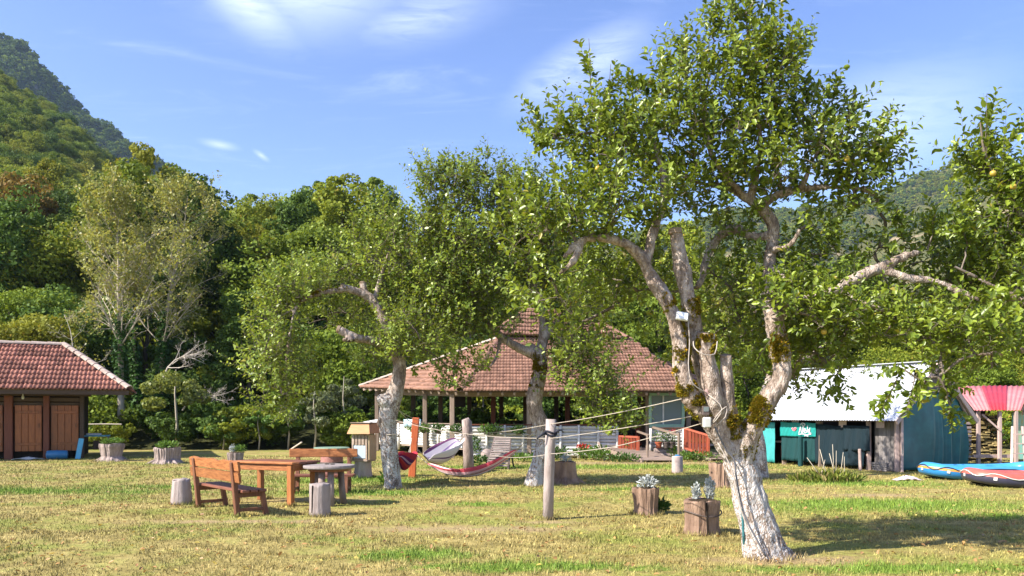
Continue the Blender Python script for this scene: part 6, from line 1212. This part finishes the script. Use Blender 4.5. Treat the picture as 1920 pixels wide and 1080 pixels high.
# ---------------------------------------------------------------- red-roofed wood shelter at the right edge
m_redroof = [simple('red_sheet', (.50, .045, .06), (.40, .03, .045), 3, .5, .4, .05, rnd=0), simple('faded_pink_sheet', (.60, .22, .22), (.50, .16, .16), 3, .6, .3, .05, rnd=0)]
m_fire = wood('split_firewood', (.40, .32, .15), (.20, .15, .07), (1, 8, 8), .85, .1, rnd=.45)
def shelter():
    t = thing('wood_shelter', 'open firewood shelter with red and pink corrugated roof at the right edge', 'shelter', (16, 26, 0)); off = np.array(root_loc(t)); e = lambda x: V3(x, 25.0, 1.74); r_ = lambda x: V3(15.3 + (x - 14.45) / 1.45 * 2.6, 27.6, 2.60)
    xs = [14.62, 14.95, 15.45, 15.85, 16.0]
    def sheetp(a, b, mat, lift):
        g = []; n = 32
        for i in range(n + 1): x = a + (b - a) * i / n; g.append([e(x) + V3(0, 0, lift + .014 * math.sin(x * 60)) + (r_(x) - e(x)) * k for k in (0, .33, .66, 1)])
        MB().sheet(g, .004).build('roof_sheet', mat, t, True, sm=True)
    sheetp(14.45, 14.98, m_redroof[1], 0); sheetp(14.95, 15.45, m_redroof[0], .012); sheetp(15.42, 15.90, m_redroof[1], .004)
    q = MB(); q.bar(e(15.95) - V3(0, 0, .06), r_(15.95) - V3(0, 0, .06), .04, .16); q.build('barge_board', m_beam, t, True)
    for x, y in ((15.33, 25.15), (15.78, 25.05), (14.75, 25.3)): q = MB(); q.box((x, y, .86), (.1, .1, 1.72), bev=.01); q.build('post', m_pinkpost, t, True)
    q = MB(); q.bar((14.8, 25.2, 1.62), (15.33, 25.1, 1.1), .08, .05); q.build('brace', m_pinkpost, t, True)
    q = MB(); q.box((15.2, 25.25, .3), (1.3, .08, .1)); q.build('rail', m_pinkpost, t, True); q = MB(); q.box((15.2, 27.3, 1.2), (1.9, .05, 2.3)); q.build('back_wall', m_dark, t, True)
    MB().box((16.35, 25.35, .95), (1.0, .05, 1.5)).build('door', simple('turquoise_door', (.16, .50, .48), (.40, .33, .12), 4, .6, .3, .2, .01, (2, 2, .6), 0), t, True)
    w_ = thing('firewood_stack', 'tall stack of split yellowish firewood under the red roof', 'firewood', (15.2, 26.2, 0)); r = random.Random(4); st = MB(); st.box((0, 0, 0), (1, 1, 1), bev=.12, taper=.9); me = st.mesh('stick')
    for k in range(24):
        z = .12 + k * .062; x = -.62
        while x < .62:
            l = r.uniform(.14, .34); o = link('stick', me, m_fire, w_, (x + l / 2, r.uniform(-.05, .05), z + r.uniform(-.008, .008)), (r.uniform(-.4, .4), r.uniform(-.04, .04), r.uniform(-.06, .06))); o.scale = (l, .5, r.uniform(.032, .052)); x += l + .02
    l_ = thing('ladder', 'pale wooden stepladder leaning at the right edge before the turquoise door', 'ladder', (15.05, 23.6, 0)); 
    for s in (0, 1): q = MB(); q.bar((-.32 + s * .42, 0, 0), (.02 + s * .3, .5, 1.25), .06, .04); q.build('rail', m_pinkpost, l_)
    for k in range(4): f = (k + .6) / 4.4; q = MB(); q.bar((-.32 + .34 * f, .5 * f, 1.25 * f), (.10 + .22 * f, .5 * f, 1.25 * f), .1, .03); q.build('rung', m_pinkpost, l_)
    # grey planks stacked between tarpaulin and firewood
    w_ = thing('plank_stack', 'stack of grey-pink planks between the blue tarpaulin and the firewood', 'planks', (13.9, 24.9, 0))
    for k in range(9): q = MB(); q.bar((-.35, -.1 + .02 * (k % 3), .3 + .13 * k), (.42, .15, .3 + .13 * k), .16, .075); q.build('plank', m_pinkpost if k > 3 else m_greywall, w_)
shelter()
# ---------------------------------------------------------------- rafts
def raft(label, c, rz, L, W, r, mats, rope_m, tilt=0):
    t = thing('raft', label, 'raft', c, rz); n, m = 64, 14; ring = []
    def cl(s):                                                # stadium centre line with upturned ends
        a = 2 * math.pi * s; x = abs(math.cos(a)) ** .55 * math.copysign(1, math.cos(a)) * (L / 2 - r); y = abs(math.sin(a)) ** .75 * math.copysign(1, math.sin(a)) * (W / 2 - r); return V3(x, y, r + .14 * (abs(x) / (L / 2)) ** 4)
    cs = [cl(i / n) for i in range(n)]
    def shell(a0, a1, k, rr):
        g = []
        for i in range(n + 1):
            c_ = cs[i % n]; d = unit(cs[(i + 1) % n] - cs[(i - 1) % n]); sd = unit(np.cross(d, V3(0, 0, 1))); g.append([c_ + (sd * math.cos(R(q)) + V3(0, 0, 1) * math.sin(R(q))) * rr for q in np.linspace(a0, a1, k)])
        return g
    MB().sheet(shell(mats[0][1], mats[0][2], 12, r)).build('upper_tube', mats[0][0], t, sm=True); MB().sheet(shell(mats[1][1], mats[1][2], 12, r)).build('lower_tube', mats[1][0], t, sm=True)
    if len(mats) > 2: MB().sheet(shell(mats[2][1], mats[2][2], 4, r + .004)).build('stripe', mats[2][0], t, sm=True)
    q = MB(); q.add([(p[0] * .98, p[1] * .98, .06) for p in cs[::-1]] + [(p[0] * .98, p[1] * .98, .14) for p in cs[::-1]], [tuple(range(n))[::-1], tuple(range(n, 2 * n))]); q.build('floor', mats[1][0], t)
    for x in (-L * .18, L * .15): q = MB(); q.tube([(x, -W / 2 + r * 1.6, r * 1.25), (x, 0, r * 1.3), (x, W / 2 - r * 1.6, r * 1.25)], r * .62, 14); q.build('thwart', mats[0][0], t, sm=True)
    q = MB(); pts = []
    for i in range(n + 1):
        c_ = cs[i % n]; d = unit(cs[(i + 1) % n] - cs[(i - 1) % n]); sd = unit(np.cross(d, V3(0, 0, 1))); an = R(22 + 16 * math.cos(i * 2 * math.pi / 8)); pts.append(c_ + (sd * math.cos(an) + V3(0, 0, 1) * math.sin(an)) * (r + .016))
    q.tube(pts, .012, 5, cap=False); q.build('grab_line', rope_m, t, sm=True)
    for i in range(0, n, 8):
        c_ = cs[i]; d = unit(cs[(i + 1) % n] - cs[(i - 1) % n]); sd = unit(np.cross(d, V3(0, 0, 1))); p = c_ + sd * (r + .005) + V3(0, 0, .0); q = MB(); q.bar(p - d * .035, p + d * .035, .07, .012, up=tuple(sd)); q.build('patch', m_white, t)
m_rb = simple('blue_rubber', (.03, .22, .52), (.02, .17, .42), 3, .35, .5, .05, rnd=0); m_rbl = simple('light_blue_rubber', (.06, .30, .55), (.04, .24, .46), 3, .35, .5, .05, rnd=0); m_or = simple('orange_stripe', (.60, .30, .06), (.5, .22, .04), 3, .4, .5, 0, rnd=0)
m_rr = simple('red_rubber', (.55, .12, .09), (.46, .085, .065), 3, .4, .5, .05, rnd=0); m_rd = simple('navy_rubber', (.05, .05, .085), (.03, .03, .06), 3, .4, .5, .05, rnd=0)
raft('blue inflatable raft with orange stripe lying in front of the tarpaulin', (11.85, 20.2, 0), R(4), 3.1, 1.4, .165, ((m_rbl, 20, 190), (m_rb, -170, 20), (m_or, 6, 26)), m_rd)
raft('red and navy inflatable raft in front of the blue one at the right edge', (12.0, 18.0, 0), R(-4), 3.5, 1.5, .155, ((m_rr, 12, 190), (m_rd, -170, 12)), m_white)
p = G(1707, 902); g = [[(p[0] - .32 + .04 * i, p[1] + .05 * j, .02 + .12 * abs(math.sin(i * .7 + j * .9)) * math.sin(math.pi * i / 16) * math.sin(math.pi * (j + 1) / 8)) for j in range(7)] for i in range(17)]; tag(MB().sheet(g, .01).build('cloth', simple('pinkish_sheet', (.55, .46, .50), (.42, .34, .40), 6, .9, .1, .2), sm=True), 'crumpled pale sheet lying left of the blue raft', 'cloth')
# ---------------------------------------------------------------- tall weeds before the shed
def weeds():
    g0 = G(1550, 903); t = thing('weed_clump', 'tall clump of green grass with dead white stalks in front of the netting', 'weeds', g0); n = 800; a = rng.random(n) * 6.28; rr = rng.random(n) ** .6
    b = g0 + np.stack([np.cos(a) * rr * .85, np.sin(a) * rr * .45, np.zeros(n)], 1); h = rng.uniform(.12, .36, n) * (1.15 - rr * .5); d = unit(np.stack([np.cos(a) * .5, np.sin(a) * .4, np.ones(n)], 1) + rng.normal(size=(n, 3)) * .22)
    V, Fq = leaves(b, d, rand_dir(n), h, h * 0 + .018, True, .25); link('blades', np_mesh('blades', V - g0, Fq), leafmat('weed_blade', (.26, .30, .06), (.12, .17, .03), (.45, .36, .16), .2, trans=.3, clump=3), t, kind='stuff')
    m_st = simple('dead_stalk', (.62, .55, .45), (.45, .38, .3), 9, .9, .1, .1)
    for px, py, bx in ((1513, 858, 1545), (1537, 842, 1552), (1561, 833, 1563), (1568, 845, 1566), (1581, 848, 1573), (1555, 850, 1568), (1583, 856, 1582), (1547, 862, 1535)): q = MB(); x0 = P(bx, 900, g0[1] - .05) - g0; x1 = P(px, py, g0[1] - .1) - g0; q.tube([x0 * V3(1, 1, 0), (x0 * V3(1, 1, 0) + x1) / 2 + V3(.01, 0, 0), x1], [.011, .009, .006], 5); q.build('stalk', m_st, t, sm=True)
weeds()
# ---------------------------------------------------------------- pale sparse trees, dead brush and saplings at the edge of the wood
m_palebark = simple('pale_bark', (.50, .45, .36), (.26, .22, .17), 6, .9, .1, .4, .02, (1, 1, .3), .1)
m_sparse = leafmat('leaf_sparse', (.30, .31, .07), (.15, .17, .035), (.36, .28, .06), .1, trans=.35, clump=.8)
m_ivy = leafmat('leaf_ivy', (.05, .12, .02), (.025, .06, .01), trans=.2, clump=2)
m_deadwood = simple('dead_wood', (.60, .54, .46), (.42, .36, .3), 7, .9, .1, .3, .01, rnd=.1)
def branchy(t, trunk_pts, r0, n1, len1, n2, n3, seed, mat, leafn=0, leafl=.12, leafm=None, rise=.7, start=.25, r1=.35, spread=None):
    rs = np.random.default_rng(seed); off = np.array(root_loc(t)); s = spline(np.array([[*p, 0] for p in trunk_pts]), .4); m = len(s); rad = np.linspace(r0, r0 * .12, m)
    MBt = MB(); MBt.tube(s[:, :3], rad, 10); MBt.build('trunk', mat, t, True, sm=True); parts = []; tips = []
    def kids(starts, dirs, lens, rads, up):
        N = len(starts); K = 6; tt = np.linspace(0, 1, K)[None, :, None]; bend = rs.normal(size=(N, 1, 3)) * .10 + np.array([0, 0, up])[None, None]
        Pt = starts[:, None] + dirs[:, None] * tt * lens[:, None, None] + bend * (tt ** 2) * lens[:, None, None] + rs.normal(size=(N, K, 3)) * .02 * lens[:, None, None] * tt
        Rd = rads[:, None] * np.linspace(1, .25, K)[None]; parts.append(tubes(Pt - off, Rd, 5)); return Pt, Rd
    def side(n, P_, R_, ln, ang):
        i = rs.integers(0, len(P_), n * len(P_)) if False else np.repeat(np.arange(len(P_)), n); f = rs.uniform(.25, .98, len(i)) * (P_.shape[1] - 1); k = np.minimum(f.astype(int), P_.shape[1] - 2); st = P_[i, k] * (1 - (f - k))[:, None] + P_[i, k + 1] * (f - k)[:, None]
        d = unit(P_[i, k + 1] - P_[i, k]); return st, unit(d + rs.normal(size=d.shape) * ang + V3(0, 0, .15)), ln[i] * rs.uniform(.3, .55, len(i)) * (1.2 - f / P_.shape[1] * .6), np.maximum(R_[i, k] * .55, .004)
    i = (start + (1 - start) * rs.random(n1) ** .8) * (m - 1); k = i.astype(int).clip(0, m - 2); a = rs.random(n1) * 6.28; d = np.stack([np.cos(a), np.sin(a), np.full(n1, rise)], 1)
    if spread is not None: d = d * .5 + np.array(spread)
    l1 = len1 * (1.15 - .75 * i / m) * rs.uniform(.7, 1.2, n1); P1, R1 = kids(s[k, :3], unit(d + rs.normal(size=d.shape) * .2), l1, rad[k] * r1, .12)
    st, dd, ll, rr = side(n2, P1, R1, l1, .75); P2, R2 = kids(st, dd, ll, rr, .05); st, dd, ll3, rr = side(n3, P2, R2, ll, .8); P3, R3 = kids(st, dd, ll3 * 1.1, rr * .8, 0)
    V, Fs = merge(parts); link('branches', np_mesh('branches', V, Fs, True), mat, t, kind='stuff')
    if leafn:
        A = np.concatenate([P3[:, 2:].reshape(-1, 3), P2[:, 3:].reshape(-1, 3)]); j = rs.integers(0, len(A), leafn); p = A[j] + rs.normal(size=(leafn, 3)) * .12; ln = leafl * rs.uniform(.6, 1.3, leafn); V, Fq = leaves(p - off, unit(rs.normal(size=(leafn, 3))), unit(rs.normal(size=(leafn, 3)) + V3(-.3, -.3, .6)), ln, ln * .6, False); link('crown', np_mesh('crown', V, Fq), leafm, t, kind='stuff')
    return s, rad
def ivy(t, s, rad, f0, f1, n):
    m = len(s); i = (f0 + (f1 - f0) * rng.random(n) ** 1.3) * (m - 1); k = i.astype(int).clip(0, m - 2); q = unit(rng.normal(size=(n, 3)) * V3(1, 1, .2)); p = s[k, :3] + q * (rad[k] + .04 + .2 * rng.random(n) ** 2)[:, None] + V3(0, 0, 1) * rng.random(n)[:, None] * .4; ln = .16 * rng.uniform(.6, 1.3, n); V, Fq = leaves(p, unit(q + V3(0, 0, -.6)), q, ln, ln * .9, False); link('ivy', np_mesh('ivy', V - np.array(root_loc(t)), Fq), m_ivy, t, kind='stuff')
D = 38.5; b = P(227, 790, D)
t = thing('sparse_tree', 'tall pale-barked tree with thin yellowing leaves rising right behind the hut', 'tree', b * V3(1, 1, 0)); s, rd = branchy(t, [b, P(226, 650, D), P(222, 540, D), P(222, 470, D), P(218, 420, D), P(214, 372, D)], .17, 44, 3.6, 7, 4, 5, m_palebark, 6500, .15, m_sparse, 1.0, .32); ivy(t, s, rd, .15, .45, 900)
D = 39.5; b = P(300, 800, D)
t = thing('sparse_tree', 'leaning pale-barked tree with ivy on its stem, right of the taller one', 'tree', b * V3(1, 1, 0)); s, rd = branchy(t, [b, P(302, 700, D), P(312, 600, D), P(322, 530, D), P(338, 470, D), P(346, 420, D), P(352, 368, D)], .16, 46, 3.6, 7, 4, 6, m_palebark, 6500, .15, m_sparse, .9, .30); ivy(t, s, rd, .05, .5, 2200)
D = 40.5; b = P(262, 800, D)
t = thing('sparse_tree', 'slim ivy-covered tree between the two pale sparse trees', 'tree', b * V3(1, 1, 0)); s, rd = branchy(t, [b, P(252, 650, D), P(256, 560, D), P(266, 500, D), P(272, 440, D)], .11, 26, 2.6, 6, 3, 8, m_palebark, 3200, .15, m_sparse, 1.0, .4); ivy(t, s, rd, .1, .7, 1800)
D = 36.6
for k, (x0, y0, x1, y1, lab) in enumerate(((300, 730, 345, 668, 'bleached dead brush arching right below the leaning pale tree'), (342, 770, 395, 745, 'smaller bleached dead brush just above the wood edge'))):
    b = P(x0, y0, D); t = thing('dead_brush', lab, 'dead brush', b * V3(1, 1, 0)); branchy(t, [b, P((x0 + x1) / 2 - 8, (y0 + y1) / 2 - 10, D), P(x1, y1, D), P(x1 + 40, y1 + 14, D)], .05 if k == 0 else .04, 12 if k == 0 else 10, 1.5 if k == 0 else 1.2, 5, 4, 30 + k, m_deadwood, 0, rise=.1, start=.3, r1=.6, spread=(.75, 0, .1))
t = thing('dead_brush', 'bare pale branches of an old shrub above the hut roof', 'dead brush', P(130, 700, 37.5) * V3(1, 1, 0)); b = P(150, 760, 37.5); branchy(t, [b, P(140, 680, 37.5), P(132, 620, 37.5), P(120, 590, 37.5)], .05, 14, 1.6, 6, 4, 44, m_deadwood, 500, .12, m_sparse, rise=.6, start=.2, r1=.5)
def small_tree(name, label, px, py, D, h, r, n, ls, mat, seed, trunk=.05):
    g0 = slope_at(px, D) if D > 38 else P(px, py, D) * V3(1, 1, 0); t = thing(name, label, 'tree', g0); s = [g0, g0 + V3(.05, 0, h * .3), g0 + V3(-.05, 0, h * .7), g0 + V3(0, 0, h)]; q = MB(); q.tube(s, [trunk, trunk * .8, trunk * .5, trunk * .2], 8); q.build('trunk', m_palebark, t, True, sm=True)
    me, Lc, Lr = crown_mesh('crown', seed, r, h * .36, h * .66, 12, n, ls); link('crown', me, mat, t, kind='stuff')
small_tree('small_tree', 'small bushy tree with pale leaves at the wood edge right of the hut', 330, 838, 37.0, 3.7, 1.7, 3000, .15, leafmat('leaf_pale_small', (.22, .25, .05), (.10, .13, .025), trans=.35, clump=1.5), 61, .08)
small_tree('sapling', 'thin bright green sapling at the wood edge', 418, 838, 36.2, 1.55, .42, 420, .11, m_herb, 62, .03); small_tree('shrub', 'round dense green shrub right of the sapling at the wood edge', 485, 840, 36.3, 1.7, .72, 1600, .11, m_herb, 63, .04)
m_olive = leafmat('leaf_grey_green', (.17, .20, .09), (.08, .10, .045), trans=.3, clump=1.5)
small_tree('shrub', 'grey-green willowy shrub behind the far bench', 590, 838, 36.6, 2.9, 1.3, 2600, .12, m_olive, 64); small_tree('shrub', 'tall grey-green shrub left of the cabinet at the wood edge', 645, 838, 37.2, 3.4, 1.3, 2600, .12, m_olive, 65); small_tree('shrub', 'low dark shrub beneath the drooping apple branches', 540, 838, 36.8, 2.4, 1.3, 2400, .12, M_F[0], 66)
for k, (px, lab) in enumerate(((745, 'left third'), (905, 'middle'), (960, 'middle, right of the first'), (1085, 'right third'))): small_tree('shrub', 'bright shrub seen through the open pavilion, ' + lab, px, 838, 43.6, 4.4, 2.4, 3600, .16, M_F[2] if k % 2 else m_olive, 70 + k)
q = MB(); q.tube([P(545, 843, 34.5), P(566, 829, 34.2)], .035, 7); tag(q.build('stick', m_deadwood), 'pale stick propped up at the wood edge behind the picnic table', 'stick')
q = MB(); q.tube([P(160, 795.5, 36.3), P(196, 795, 36.3), P(228, 795.5, 36.3)], .025, 6); tag(q.build('rail', m_deadwood), 'thin pale rail behind the hut corner', 'rail')
# fallen leaves on the lawn
n = 1500; D = 7.6 * np.exp(rng.random(n) * math.log(24 / 7.6)); p = np.stack([(rng.random(n) * 2 - 1) * .66 * D, D, rng.uniform(.02, .035, n)], 1); ln = rng.uniform(.04, .075, n); V, Fq = leaves(p, unit(rng.normal(size=(n, 3)) * V3(1, 1, .25)), unit(V3(0, 0, 1) + rng.normal(size=(n, 3)) * .35), ln, ln * .6, True)
tag(link('fallen_leaves', np_mesh('fallen_leaves', V, Fq), leafmat('dead_leaf', (.45, .26, .10), (.24, .13, .06), (.50, .40, .10), .25, trans=.15, clump=4)), 'dry brown leaves scattered over the lawn', 'leaves', kind='stuff')
# ---------------------------------------------------------------- haze: the air of the valley
m_haze = bpy.data.materials.new('haze'); m_haze.use_nodes = True; nt = m_haze.node_tree; nt.nodes.clear(); vo = nd(nt, 'VolumePrincipled'); oo = nd(nt, 'OutputMaterial'); nt.links.new(vo.outputs[0], oo.inputs['Volume'])
vo.inputs['Color'].default_value = (.55, .74, 1.0, 1); vo.inputs['Density'].default_value = .00011; vo.inputs['Anisotropy'].default_value = .2
hz = MB(); hz.box((0, 1220, 268), (5200, 2620, 560)); tag(hz.build('haze', m_haze), 'pale blue haze filling the valley', 'haze', kind='stuff')
